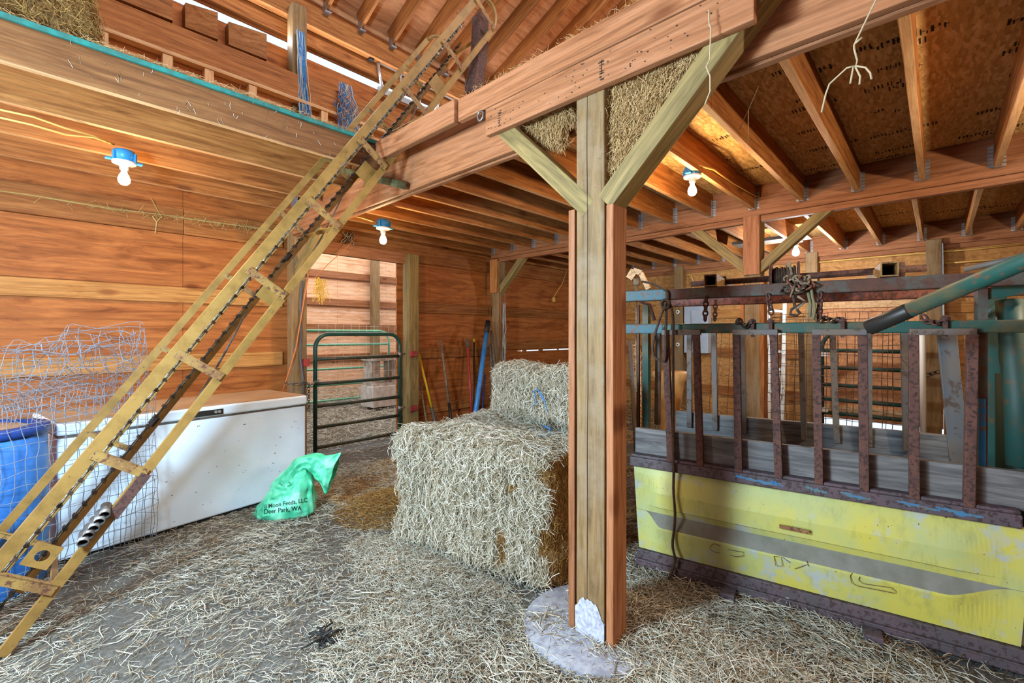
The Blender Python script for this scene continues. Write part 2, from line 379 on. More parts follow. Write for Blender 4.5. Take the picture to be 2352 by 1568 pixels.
trim((DX0, YW-.10, 2.41), (DX1, YW-.10, 2.41), .15, .038, 'fir_pink'); trim((2.06, YW-.18, 2.40), (3.40, YW-.18, 2.40), .036, .14, 'fir_pink')
trim((-3.4, 4.975, 3.885), (8.1, 4.975, 3.885), .09, .036, 'pale')
trim((-3.5, YW-.12, 4.99), (8.2, YW-.12, 4.99), .10, .24, 'joist')
trim((-3.5, YW-.03, 4.79), (8.2, YW-.03, 4.79), .05, .18, 'joist')
# far wall
m = MB()
XF = 8.12
for i, (ya, yb) in enumerate([(-7.5, -5.2), (-5.2, -3.0), (-3.0, -.05), (1.30, 2.9), (2.9, 5.3)]):
    for za, zb in ((-.05, .6), (.603, 1.3), (1.303, 1.95), (1.953, 2.5), (2.503, 3.0)):
        m.box((XF, ya+.002, za), (XF+.02, yb-.002, zb))
for za, zb in ((2.0, 2.5), (2.503, 3.0)): m.box((XF, -.05, za), (XF+.02, 1.30, zb))
m.box((XF+.02, -7.5, -.05), (XF+.03, -.05, 3.0)); m.box((XF+.02, 1.30, -.05), (XF+.03, 5.3, 3.0)); m.box((XF+.02, -.05, 2.0), (XF+.03, 1.30, 3.0))
o = m.build('wall_far', M['ply_far']); tag(o, kind='structure')
for z_, h_, mt in ((2.62, .24, 'fir_pink'), (2.2, .14, 'girt'), (1.75, .14, 'girt'), (1.1, .15, 'joist'), (.45, .15, 'joist')):
    if z_ > 2: trim((XF-.02, 5.3, z_), (XF-.02, -7.5, z_), .036, h_, mt)
    else:
        trim((XF-.02, 5.3, z_), (XF-.02, 1.30, z_), .036, h_, mt); trim((XF-.02, -.05, z_), (XF-.02, -7.5, z_), .036, h_, mt)
# plank door in the far wall with daylight beneath it
m = MB()
for k in range(8): m.box((XF-.01, 1.295-.168*k, .17), (XF+.02, 1.295-.168*k-.166, 2.0))
m.box((XF+.02, 1.295, .17), (XF+.03, -.045, 2.0)); m.mi = 1; m.box((XF-.03, 1.29, .25), (XF-.012, -.04, .36)); m.box((XF-.03, 1.29, 1.78), (XF-.012, -.04, 1.9))
tag(m.build('door_1', [M['ply_light'], M['pale']]), kind='structure')
# ---------------------------------------------------------------- posts
def post(x, y, z0, z1, label, s=.15, mat='treated', name='timber_post'):
    e = timber(name, M[mat], (x + s/2, y + s/2, z0), (x + s/2, y + s/2, z1), s, s, (1, 0, 0), bevel=.006)
    return tag(e, label, 'post')
def part_timber(par, name, mat, p0, p1, w_, h_, up=(0, 0, 1), **k):
    o = timber(name, M[mat], p0, p1, w_, h_, up, **k); child_world(o, par); return o
p = post(X1, 1.075, -.15, H(1.36), 'big foreground post with side planks and white-crusted foot')
def crust():
    mm = MB(); rnd = random.Random(3); g = 14; y0_, y1_ = 1.073, 1.228
    top = [.20 + .10 * math.sin(i * .55 + .3) * (1) - (.12 if i < 4 else 0) for i in range(g + 1)]
    vs, fs = [], []
    for j in range(8):
        for i in range(g + 1):
            zt = (.17 + .05 * math.sin(i / g * 3.1) - .02 * (i < 3) + rnd.uniform(-.012, .012)) ; vs.append((X1 - .004 - rnd.random() * .004 * (0 < j < 7), y0_ + (y1_ - y0_) * i / g, -.02 + zt * j / 7))
    for j in range(7):
        for i in range(g): a = j*(g+1)+i; fs.append((a, a+g+1, a+g+2, a+1))
    mm.add(vs, fs); n0 = len(vs); mm.add([(X1 + .003, v_[1], v_[2]) for v_ in vs], [f[::-1] for f in fs]); return mm
mm = MB(); mm.loft([[Vector((X1-.0015, 1.163 + .006*noise.noise(Vector((z_*2, 0, 5))) + sg*.0014, z_)) for z_ in np.linspace(.12, 2.74, 40)] for sg in (-1, 1)], caps=False, smooth=False, closed_ring=False)
child_world(mm.build('drying_crack', M['ink']), p)
o = crust().build('salt_crust', plain('white salt crust', 'B4B8C4', .95, var='8E909E', scale=60)); child_world(o, p)
part_timber(p, 'side_plank', 'fir_pink', (X1 + .058, 1.048, -.1), (X1 + .058, 1.048, H(.571)), .036, .116, (1, 0, 0), cut=(0, 0))
part_timber(p, 'side_plank', 'fir_pink', (X1 + .058, 1.253, -.1), (X1 + .058, 1.253, H(.585)), .036, .116, (1, 0, 0))
post(1.905, 5.0, -.1, 4.95, 'tall grey-green post at left jamb of the doorway')
post(3.362, 5.0, -.1, H(1.05), 'pale square post at right jamb of the doorway, beside the tool handles', mat='brace')
q = post(X2 + .02, 4.97, -.1, H(1.15), 'post at the end of the second beam beside the tools')
part_timber(q, 'face_board', 'fir', (X2, 5.05, 2.05), (X2, 5.05, H(1.17)), .036, .16, (0, 1, 0))
part_timber(q, 'side_plank', 'fir_pink', (X2 + .10, 4.955, -.05), (X2 + .10, 4.955, 2.0), .036, .12, (1, 0, 0))
q = post(X2 + .04, 1.295, -.1, H(1.15), 'post in the middle of the second beam, behind the cattle chute')
part_timber(q, 'face_board', 'fir_pink', (X2 + .02, 1.37, 2.0), (X2 + .02, 1.37, H(1.19)), .036, .15, (0, 1, 0))
part_timber(q, 'side_plank', 'fir', (X2 + .10, 1.28, -.05), (X2 + .10, 1.28, 1.98), .036, .13, (1, 0, 0))
part_timber(q, 'side_plank', 'fir', (X2 + .10, 1.463, -.05), (X2 + .10, 1.463, 1.98), .036, .13, (1, 0, 0))
for (u, lb) in ((1560, 'far wall post left of the grey electrical cabinet'), (1865, 'far wall post behind the orchard ladder and wire panel'), (2145, 'far wall post with the bracket right of the far door')):
    pp = at(u, 700, X=XF - .15); post(XF - .19, pp.y - .075, -.1, 2.62, lb)
# ---------------------------------------------------------------- girders
def beam(name, mat, x, w_, y0_, y1_, h0, h1, label, cat='beam'):
    return timber(name, M[mat], (x, y1_, H((h0+h1)/2)), (x, y0_, H((h0+h1)/2)), w_, h1 - h0, (0, 0, 1), label=label, cat=cat)
g = beam('main_girder', 'fir_pink', 1.905, .036, -3.4, 4.98, 1.05, 1.30, 'main girder of doubled boards running over the foreground post')
part_timber(g, 'girder_board', 'fir_pink', (1.945, 5.0, H(1.16)), (1.945, -3.4, H(1.16)), .036, .24)
part_timber(g, 'girder_board', 'joist', (1.91, 5.0, H(1.385)), (1.91, -3.4, H(1.385)), .04, .17)
g = timber('front_girder_board', M['fir_pink'], (X1-.02, 1.80, H(1.155)), (X1-.02, .46, H(1.155)), .036, .147, label='lower of two boards nailed across the foreground post top', cat='board')
def stamp(mm, p, ex, ez, rnd, nx_, w_, h_):
    for k in range(nx_):
        a = p + ex * (k * w_ + rnd.uniform(0, w_*.3)); hh = h_ * rnd.choice((1, 1, .8, .45)); ww = w_ * rnd.uniform(.25, .6)
        z0_ = rnd.choice((0, 0, h_ - hh))
        mm.add([a + ez*z0_, a + ex*ww + ez*z0_, a + ex*ww + ez*(z0_+hh), a + ez*(z0_+hh)], [(0, 1, 2, 3)])
        if rnd.random() < .5:
            mm.add([a + ez*(h_*.45), a + ex*w_*.9 + ez*(h_*.45), a + ex*w_*.9 + ez*(h_*.56), a + ez*(h_*.45+h_*.11)], [(0, 1, 2, 3)])
rs = random.Random(5); mm = MB()
for yy in (1.075, 1.70): stamp(mm, Vector((X1-.0405, yy, H(1.10))), Vector((0, 0, 1)), Vector((0, -1, 0)), rs, 7, .013, .022)
child_world(mm.build('grade_stamp', M['ink']), g)
mm = MB()
for i in range(60):
    mm.tube([(X1-.0385, rs.uniform(.5, 1.8), H(rs.uniform(1.09, 1.22))), (X1-.0415, 0, 0)][:1] + [], .002) if False else None
    y_, z_ = rs.uniform(.5, 1.78), H(rs.uniform(1.09, 1.22)); r_ = rs.uniform(.0015, .003)
    mm.add([(X1-.0402, y_-r_, z_-r_), (X1-.0402, y_+r_, z_-r_), (X1-.0402, y_+r_, z_+r_), (X1-.0402, y_-r_, z_+r_)], [(0, 1, 2, 3)])
child_world(mm.build('nail_heads', M['ink']), g)
timber('front_girder_board', M['fir_pink'], (X1-.02, 2.03, H(1.298)), (X1-.02, .40, H(1.298)), .036, .13, label='upper of two boards nailed across the foreground post top', cat='board')
timber('front_girder_board', M['fir_pink'], (X1-.045, 2.90, H(1.293)), (X1-.045, 2.035, H(1.293)), .04, .135, label='short girder board butting left of the hook bolt, conveyor crosses it', cat='board')
mm = MB(); rr = [Vector((X1-.045, 1.83, H(1.20))) + Vector((0, .022*math.cos(a), .026*math.sin(a))) for a in np.linspace(0, 2*math.pi, 16)[:-1]]
mm.tube(rr, .006, 6, closed=True); tag(mm.build('eye_bolt', M['steel']), 'round steel eye in the left end of the girder boards', 'bolt')
timber('support_block', M['green_dark'], at(790, 392, X=1.80), at(922, 425, X=1.80), .08, .05, label='dark square block stuck out under the conveyor at the girder', cat='block')
beam('ceiling_beam', 'fir_pink', X2 + .018, .036, -6.5, 5.12, 1.185, 1.478, 'second beam across the barn, middle joists hang on it')
beam('ceiling_beam', 'fir_pink', X2 + .075, .07, -6.5, 5.12, 1.13, 1.43, 'inner ply of the second beam seen as its lower lip')
beam('ceiling_beam', 'fir_pink', X3 + .018, .036, -6.5, 5.28, 1.155, 1.46, 'third beam along the far wall carrying far joists')
# ---------------------------------------------------------------- knee braces
def brace(mat, a, b, lab, w_=.089, h_=.09, x=.05):
    return timber('knee_brace', M[mat], a, b, w_, h_, (0, 0, 1) if abs(b[2]-a[2]) < abs(b[1]-a[1]) else (0, 1, 0), label=lab, cat='brace', bevel=.004)
def kb(x, y0_, h0, y1_, h1, lab, mat='brace', w_=.09, d_=.09):      # y,h on the lower edge; thickness rises above it
    a = Vector((x, y0_, H(h0))); b = Vector((x, y1_, H(h1))); dr = (b-a).normalized(); nn = Vector((0, -dr.z, dr.y));
    if nn.z < 0: nn = -nn
    a = a + nn * d_/2; b = b + nn * d_/2
    return timber('knee_brace', M[mat], a, b, w_, d_, nn, label=lab, cat='brace')
kb(X1+.046, 1.19, .54, 1.79, 1.13, 'short rough brace left of the foreground post up to the girder', w_=.092)
kb(X1+.055, 1.045, .555, .28, 1.32, 'thick green-sided brace right of the foreground post, hay packed behind', w_=.11, d_=.092)
kb(X2+.09, 1.43, .60, 2.02, 1.15, 'brace left of the middle post of the second beam')
kb(X2+.09, 1.31, .60, .64, 1.19, 'brace right of the middle post of the second beam')
kb(X2+.09, 4.99, .62, 4.45, 1.15, 'brace at the wall post beside the tool handles')
kb(1.97, 4.99, .62, 4.35, 1.05, 'greenish brace at the doorway post behind the conveyor')
def lit_underside(o):  # joist undersides get paler wood: light from below put into the colour
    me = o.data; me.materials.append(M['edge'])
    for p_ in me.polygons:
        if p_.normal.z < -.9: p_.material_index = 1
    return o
# ---------------------------------------------------------------- joists with hangers
def hanger(par, x, y, hb, side=1):
    m_ = MB(); rnd = random.Random(int(y * 100))
    for s_ in (-1, 1):
        ya = y + s_ * .0205
        m_.box((x-.055, ya-.0012, hb), (x, ya+.0012, hb+.17))
        for k in range(6): m_.box((x-.004, ya, hb+.01+k*.028), (x-.0015, ya + s_*.028, hb+.03+k*.028))
    m_.box((x-.055, y-.02, hb-.0025), (x, y+.02, hb-.0005))
    o = m_.build('joist_hanger', M['galvplate']); child_world(o, par)
Y0 = 5.076
for i in range(20):
    y = Y0 - .4148 * i
    j = timber('ceiling_joist', M['joist'], (1.965, y, H(1.36)), (X2 - .002, y, H(1.36)), .04, .236,
               label='middle-bay ceiling joist, %s out from the left wall' % ORD[i], cat='joist', group='ceiling joists of the middle bay'); lit_underside(j)
    hanger(j, X2, y, H(1.242))
for i in range(20):
    y = 3.918 + .4175 * 3 - .4175 * i
    j = timber('ceiling_joist', M['joist'], (X2 + .115, y, H(1.34)), (X3 - .002, y, H(1.34)), .04, .236,
               label='far-bay ceiling joist, %s out from the left wall' % ORD[i], cat='joist', group='ceiling joists of the far bay'); lit_underside(j)
    hanger(j, X3, y, H(1.222))
for i, y in enumerate((4.79, 4.24, 3.69)):
    j = timber('loft_joist', M['joist'], (-3.4, y, H(1.375)), (1.86, y, H(1.375)), .04, .236,
               label='near-bay loft joist over the white freezer, %s out from the left wall' % ORD[i], cat='joist', group='loft joists of the near bay'); lit_underside(j)
    if i == 0: hanger(j, 1.86, y, H(1.257))
rim = timber('loft_rim_joist', M['rim'], (-3.4, 3.17, H(1.362)), (1.86, 3.17, H(1.362)), .045, .195, label='loft rim board whose top edge is painted teal', cat='joist'); lit_underside(rim)
mm = MB(); mm.box((-3.4, 3.135, H(1.460)), (1.86, 3.2, H(1.486))); child_world(mm.build('deck_edge', M['teal_edge']), rim)
# ceiling decks: boards with stamped panel marks
def deck(nm, xa, xb, ya, yb, z):
    m_ = MB(); k = 0; x_ = xa
    while x_ < xb - .01:
        xe = min(x_ + 1.22, xb); y_ = ya
        while y_ < yb - .01:
            ye = min(y_ + 2.44, yb); m_.box((x_+.0015, y_+.0015, z), (xe-.0015, ye-.0015, z+.018)); y_ = ye
        x_ = xe
    return m_.build(nm, M['osb'])
o1 = tag(deck('ceiling', 1.93, X2 + .05, -6.5, 5.28, H(1.480)), kind='structure')
o2 = tag(deck('ceiling', X2 + .05, 8.1, -6.5, 5.28, H(1.462)), kind='structure')
o3 = tag(deck('ceiling', -3.4, 1.93, 3.20, 5.28, H(1.470)), kind='structure')
mm = MB(); rs = random.Random(11); ex, ez = Vector((0, -1, 0)), Vector((-1, 0, 0))
for (u, v, nn) in ((2000,120,14),(2085,110,4),(1815,190,10),(1820,262,12),(1985,215,9),(2040,210,5),(1860,350,16),(2000,320,18),(2300,130,14),(2240,265,10),(2200,320,22),(1640,325,10),(1700,395,12),(1850,395,14),(2010,355,14),(1950,75,9),(2310,60,8),(1900,300,5),(1760,130,8)):
    stamp(mm, at(u, v, Z=H(1.4795)), ex, ez, rs, nn, .021, .062); stamp(mm, at(u+14, v+48, Z=H(1.4795)), ex, ez, rs, nn//2, .019, .05)
for (u, v, nn) in ((2000, 500, 12), (2150, 490, 14), (2250, 480, 10), (1900, 520, 8)): stamp(mm, at(u, v, Z=H(1.4615)), ex, ez, rs, nn, .03, .08)
oo = mm.build('panel_stamps', M['ink']); child_world(oo, o1)
# roof over the opening
RS = .417
def zr(y): return 5.06 + (YW - y) * RS
m = MB()
for i in range(10):
    xa = -4.7 + i * 1.35
    for j in range(9):
        if j == 5: continue
        ya = YW + .3 - j * 1.22; yb = ya - 1.218; m.add([(xa, ya, zr(ya)+.2), (xa+1.347, ya, zr(ya)+.2), (xa+1.347, yb, zr(yb)+.2), (xa, yb, zr(yb)+.2),
          (xa, ya, zr(ya)+.22), (xa+1.347, ya, zr(ya)+.22), (xa+1.347, yb, zr(yb)+.22), (xa, yb, zr(yb)+.22)], [(0,1,2,3),(7,6,5,4),(0,4,5,1),(1,5,6,2),(2,6,7,3),(3,7,4,0)])
o = m.build('ceiling_roof', M['ply_light']); tag(o, kind='structure')
for i in range(21):
    x = -1.1 + i * .427
    r = timber('roof_rafter', M['joist'], (x, YW - .16, zr(YW-.16)+.08), (x, -1.6, zr(-1.6)+.08), .04, .235, (0, 0, 1),
               label='roof rafter above the loft, %s from the front' % (ORD[i] if i < 20 else 'last'), cat='rafter', group='roof rafters above the loft')
    if i >= 4 and i < 18:
        m_ = MB(); y_ = YW - .17
        for s_ in (-1, 1): m_.box((x + s_*.021 - .001, y_-.07, zr(y_)-.06), (x + s_*.021 + .001, y_+.01, zr(y_)+.06))
        m_.box((x-.035, y_-.09, zr(y_)-.062), (x+.035, y_+.01, zr(y_)-.058)); child_world(m_.build('rafter_clip', M['galvplate']), r)
for i, u in enumerate((235, 385, 480, 580, 745, 850)):
    x = at(u, 200, Y=4.95).x
    timber('wall_stud', M['pale'], (x, 4.985, 2.91), (x, 4.985, 3.867), .075, .085, (0, 1, 0), label='pale stud on the wall above the loft, %s from the left' % ORD[i], cat='stud', group='pale studs above the loft')
timber('loft_beam', M['joist'], (-3.4, 5.12, H(2.635)), (8.1, 5.12, H(2.635)), .04, .25, label='dark knotty beam along the wall above the loft studs', cat='beam').location.y = 4.97
px_ = -1.2
for i, u in enumerate((400, 502, 612)):
    x = at(u, 80, Y=YW-.1).x
    m_ = MB(); xa = px_ + .08; m_.add([(xa, YW-.005, 4.24), (x, YW-.005, 4.24), (x, YW-.005, 4.53), (xa, YW-.005, 4.53), (xa, YW-.13, 4.30), (x-.03, YW-.20, 4.27), (x-.03, YW-.20, 4.53), (xa, YW-.13, 4.53)],
        [(0,1,2,3),(4,7,6,5),(0,4,5,1),(1,5,6,2),(2,6,7,3),(3,7,4,0)]); px_ = x
    tag(m_.build('slanted_block', M['fir']), 'slanted bracing board above the loft beam, %s from the left' % ORD[i], 'board', 'slanted boards above the loft beam')
# outer pen beyond the doorway
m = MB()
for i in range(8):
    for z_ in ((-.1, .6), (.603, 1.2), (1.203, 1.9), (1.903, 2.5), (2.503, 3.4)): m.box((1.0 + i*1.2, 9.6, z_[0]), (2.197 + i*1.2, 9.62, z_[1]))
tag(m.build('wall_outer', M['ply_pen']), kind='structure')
for z_ in (.9, 1.55, 2.1, 2.7): trim((1.0, 9.57, z_), (10.4, 9.57, z_), .036, .15, 'fir_pink')
post(at(858, 650, Y=9.3).x, 9.3, -.1, 3.3, 'post of the outer pen seen through the doorway', s=.16)
m = MB(); m.box((1.0, 9.58, 3.3), (10.5, 9.62, 3.4)); 
# ================================================================ lamps
def lamp(p, col, power, label, boxed=True, s=1.0, side=None):
    """p = underside of the box"""
    e = empty('ceiling_lamp', p, label, 'lamp', 'bare bulbs on blue boxes' if boxed else None)
    m = MB(); m.lathe((0, 0, 0), [(.0, .0), (.050*s, .0), (.054*s, .045*s), (.05*s, .065*s), (0, .065*s)], 14)
    for a in (0, 2.1, 4.2): m.box((-.008, .045*s, .0), (.008, .062*s, .05*s), Matrix.Rotation(a, 4, 'Z'))
    m.box((-.085*s, -.02, .002), (-.045*s, .02, .01)); m.box((.045*s, -.02, -.001), (.085*s, .02, .007)); m.build('junction_box', M['blue_box'], e)
    m = MB(); m.lathe((0, 0, 0), [(0, 0), (.058*s, 0), (.056*s, -.012*s), (.03*s, -.02*s), (.022*s, -.03*s), (.021*s, -.045*s), (0, -.045*s)], 20); m.build('lampholder', M['white_plastic'], e)
    m = MB(); m.lathe((0, 0, 0), [(0, -.045*s), (.013*s, -.046*s), (.014*s, -.062*s), (.024*s, -.082*s), (.030*s, -.103*s), (.027*s, -.122*s), (.016*s, -.134*s), (0, -.138*s)], 16)
    mt = bpy.data.materials.new('glowing bulb'); mt.use_nodes = True; b = mt.node_tree.nodes['Principled BSDF']
    b.inputs['Base Color'].default_value = (1, .9, .75, 1); b.inputs['Emission Color'].default_value = (*col, 1); b.inputs['Emission Strength'].default_value = 18
    bo = m.build('bulb', mt, e); bo.visible_shadow = True
    l = bpy.data.lights.new('bulb_light', 'POINT'); l.energy = power; l.color = col; l.shadow_soft_size = .035
    lo = bpy.data.objects.new('bulb_light', l); COL.objects.link(lo); lo.parent = e; lo.location = (0, 0, -.18*s)
    return e
WARM = (1.0, .66, .33)
lamp(at(285, 372, Y=3.95), WARM, 24, 'bare glowing bulb on blue box under the loft joists above the freezer', s=1.12)
lamp(at(880, 523, Y=3.9), WARM, 34, 'bare glowing bulb on blue box above the doorway right jamb', s=1.15)
lamp(at(1590, 404, X=3.5), WARM, 42, 'bare glowing bulb on blue box right of the foreground post', s=1.12)
lamp((3.05, -1.15, 2.30), (1.0, .80, .56), 120, 'added bare bulb on a blue box, unseen beyond the right edge, brightening the ceiling', s=1.2)  # no lamp known here; added to brighten the ceiling boards
lamp(at(1828, 553, X=6.7), (.92, .92, .9), 95, 'cold white lamp in the far bay behind the right brace', boxed=False, s=1.4)
# cool flash out of view, inferred from shadows by chute and jamb; hung housing added
wl = empty('side_flash', (-.55, 1.70, 2.02), 'cool white flash out of view left of the camera, with an added hung housing', 'lamp')
m = MB(); m.box((-.16, -.12, 0), (.16, .12, .05)); m.tube([(0, 0, .05), (0, 0, 1.75)], .006, 6); m.build('flash_housing', M['blackmetal'], wl)
l = bpy.data.lights.new('side_flash_source', 'POINT'); l.shadow_soft_size = .19; l.energy = 540; l.color = (.52, .79, 1.0)
lo = bpy.data.objects.new('side_flash_source', l); COL.objects.link(lo); lo.parent = wl; lo.location = (.0, 0, -.20)
lo.rotation_euler = (Vector((1.8, 2.4, .2)) - Vector((-.50, 1.72, 2.3))).to_track_quat('-Z', 'Y').to_euler()
m = MB()
for off in (0, .05):
    m.tube([at(0, 252 + off*360, Y=3.66), at(75, 268 + off*380, Y=3.66), at(150, 294 + off*300, Y=3.67), at(215, 312 + off*60, Y=3.75), at(262, 332, Y=3.93)], .0055, 6)
tag(m.build('lamp_cable', M['cable_yellow']), 'yellow pair of cables stapled along the joist to the left bulb', 'cable')
m = MB(); m.tube([at(800, 494, Y=3.9), at(830, 500, Y=3.9), at(855, 508, Y=3.9), at(872, 515, Y=3.9)], .005, 6)
tag(m.build('lamp_cable', M['cable_yellow']), 'short cable feeding the bulb above the doorway', 'cable')
m = MB(); m.tube([at(1575, 372, X=3.3), at(1640, 390, X=3.7), at(1680, 420, X=4.2), at(1738, 452, X=4.85)], .006, 6)
tag(m.build('lamp_cable', M['cable_yellow']), 'wavy cable on the joist right of the right-hand bulb', 'cable')
m = MB(); m.box((X2+1.6, at(1690,580,X=6.7).y, 2.62), (X2+1.9, at(1860,580,X=6.7).y, 2.66)); 
tag(m.build('far_batten', M['greymetal']), 'batten beside the cold lamp in the far bay', 'lamp')  # plain flat batten under the far deck
# ================================================================ hay elevator (conveyor)
A = Vector((-.10, 2.955, .03)); B = Vector((1.575, 2.745, 2.40)); A = at(2, 1508, Z=.02)
B = at(870, 402, X=1.62); LD = (B - A).normalized(); WD = Vector((0, 1, 0)); WD = (WD - LD*WD.dot(LD)).normalized(); ND = WD.cross(LD)
if ND.z < 0: ND = -ND
def cv(t, y, n_): return A + LD*t + WD*y + ND*n_
conv = empty('hay_elevator', (0, 0, 0), 'long yellow hay elevator with rails, chain and crossbars leaning up to the loft', 'hay elevator')
TL = (at(1130, 71, Y=A.y + (B.y-A.y)*1.55) - A).length
print('conveyor length', TL, A, B)
def rail(nm, y, n0, w_, h_, t0, t1, end):
    m = MB(); m.bar(cv(t0, y, n0), cv(t1, y, n0), w_*.16, h_, ND)          # web
    m.bar(cv(t0, y + w_*.35, n0 + h_*.46), cv(t1, y + w_*.35, n0 + h_*.46), w_*.8, .004, ND)
    m.bar(cv(t0, y + w_*.35, n0 - h_*.46), cv(t1, y + w_*.35, n0 - h_*.46), w_*.8, .004, ND)
    return m.build(nm, M['yellow_conv'], conv)
NW = .238
rail('lower_rail', 0, 0, .03, .042, 0, TL, 1); rail('upper_rail', 0, NW, .03, .055, -.02, TL*1.0, 1)
rail('lower_rail', .50, 0, .03, .036, .05, TL*.965, 0); rail('upper_rail', .50, NW, .03, .038, -.02, TL*.965, 0)
for (y, te) in ((0, TL), (.50, TL*.965)):                # rounded nose of each side
    m = MB(); c = NW/2; pts = [cv(te + .16*math.sin(a), y, c - c*math.cos(a)) for a in np.linspace(0, math.pi, 13)]
    m.tube(pts, .014, 8); m.build('rounded_nose', M['yellow_conv'], conv)
ts = [.28 + .56*k for k in range(9)]
for k, t in enumerate(ts):
    m = MB(); m.mi = 0; m.bar(cv(t, -.012, -.005), cv(t, -.012, NW), .045 if k < 6 else .03, .006, WD); m.bar(cv(t+.018, .0, -.005), cv(t+.018, .0, NW), .006, .03, WD)
    m.build('crossbar', M['yellow_rust'], conv)
    if t < TL*.93:
        m = MB(); m.bar(cv(t, .50, 0), cv(t, .50, NW), .03, .006, WD); m.bar(cv(t+.012, .50, 0), cv(t+.012, .50, NW), .005, .02, WD); m.build('crossbar', M['yellow_rust'], conv)
    m = MB(); m.bar(cv(t, 0, .0), cv(t, .5, .0), .012, .025, ND)
    if k % 2 == 0: m.build('cross_tie', M['yellow_conv'], conv)
# chain trough
m = MB(); m.bar(cv(-.02, .22, .165), cv(TL*.98, .22, .165), .006, .03, ND); m.bar(cv(-.02, .27, .15), cv(TL*.98, .27, .15), .10, .004, ND); m.bar(cv(-.02, .32, .165), cv(TL*.98, .32, .165), .006, .03, ND)
m.build('chain_trough', M['yellow_conv'], conv)
def chain(nm, path, pitch, r, mat, par, wd=.5, seg=5, links=None):
    """oval links along a polyline"""
    m = MB(); path = [Vector(p) for p in path]; d = [0]
    for a, b in zip(path, path[1:]): d.append(d[-1] + (b-a).length)
    n_ = max(1, int(d[-1] / pitch))
    for k in range(n_):
        s_ = (k + .5) * pitch; i = max(j for j in range(len(d)-1) if d[j] <= s_) if s_ < d[-1] else len(d) - 2
        f = (s_ - d[i]) / max(1e-6, d[i+1]-d[i]); c = path[i].lerp(path[i+1], f); t = (path[i+1]-path[i]).normalized()
        o_ = t.orthogonal().normalized() if k % 2 == 0 else t.cross(t.orthogonal()).normalized()
        pts = [c + t*math.cos(a)*pitch*.68 + o_*math.sin(a)*pitch*wd for a in np.linspace(0, 2*math.pi, 9)[:-1]]
        m.tube(pts, r, seg, closed=True)
    o = m.build(nm, mat)
    if par is not None: child_world(o, par)
    return o
def flat_chain(nm, y, n_, mat):
    m = MB(); L = TL*.97; p = .062; k = 0; t = .02
    while t < L:
        for s_ in (-1, 1):
            yy_ = y + s_*(.020 if k % 2 == 0 else .013); m.tube([cv(t-.004, yy_, n_), cv(t+p+.004, yy_, n_)], .0032, 5)
        m.bar(cv(t-.007, y, n_), cv(t+.007, y, n_), .046, .018, ND)
        t += p; k += 1
    m.build(nm, mat, conv)
flat_chain('drive_chain', .10, .185, M['chain_bright']); flat_chain('return_chain', .24, .075, M['chain'])
for t in (1.05, 2.22, 3.42):                              # flight paddles
    m = MB(); m.bar(cv(t, .18, .07), cv(t, .30, .07), .012, .05, LD); m.build('flight_paddle', M['black'], conv)
for t, w_ in ((1.88, .10), (2.92, .09), (3.9, .08)):
    m = MB(); m.bar(cv(t, .06, .06), cv(t+.12, .06, .06), .006, .10, ND); m.bar(cv(t, .06, .01), cv(t+.12, .06, .01), .09, .006, ND); m.build('bracket_plate', M['yellow_conv'], conv)
for a, b in (((.75, .0, .01), (1.84, .49, .02)), ((1.84, 0, .01), (2.98, .49, .02)), ((2.98, 0, .01), (4.1, .49, .02))):
    m = MB(); pts = [cv(a[0]+(b[0]-a[0])*f, a[1]+(b[1]-a[1])*f, .0 - .03*math.sin(f*math.pi)) for f in np.linspace(0, 1, 8)]; m.tube(pts, .006, 6); m.build('tie_rod', M['greymetal'], conv)
# plate with the round hole and the five short pipes near its foot
def plate_hole():
    m = MB(); w_, h_, r = .10, .10, .025; n_ = 24; c = Vector((.0, 0, 0)); ang = [2*math.pi*k/n_ for k in range(n_)]
    def sq(a, z):
        x, y = math.cos(a), math.sin(a); k = max(abs(x)/(w_/2), abs(y)/(h_/2)); return Vector((x/k, y/k, z))
    rings = [[Vector((math.cos(a)*r, math.sin(a)*r, z)) for a in ang] for z in (.003, -.003)]
    out = [[sq(a, z) for a in ang] for z in (-.003, .003)]
    m.loft([rings[0], rings[1], out[0], out[1], rings[0]], caps=False, smooth=False); return m
o = plate_hole().build('bearing_plate', M['yellow_conv']); c = at(97, 1276, Y=A.y-.03)
xx = -ND; zz = -WD; yy = zz.cross(xx)
Mx = Matrix((xx, yy, zz)).transposed().to_4x4(); Mx.translation = c; o.matrix_world = Mx; child_world(o, conv)
for k in range(5):
    p0 = at(190 + k*12.6, 1247 - k*16, Y=A.y-.075); m = MB(); ax = Vector((.16, .90, .36)).normalized(); R = ax.to_track_quat('Z', 'Y').to_matrix().to_4x4()
    m.lathe(p0, [(.0175, 0), (.0215, 0), (.0215, .07), (.0175, .07), (.0175, 0)], 20, R); m.mi = 1; m.lathe(p0 + ax*.035, [(.001, 0), (.0175, 0), (.0175, .003), (.001, .003)], 14, R)  # black disc inside each pipe paints its dark bore
    m.f = [f for f in m.f if len(f) != 20]; m.m = m.m[:len(m.f)] if False else [0]*80 + [1]*(len(m.f)-80); m.sm = [True]*len(m.f)
    m.build('pipe_ferrule', [M['steel'], M['black']], conv)
m = MB(); m.bar(cv(.62, -.012, -.004), cv(.84, -.012, -.004), .012, .045, ND); m.build('ferrule_bracket', M['rust'], conv)
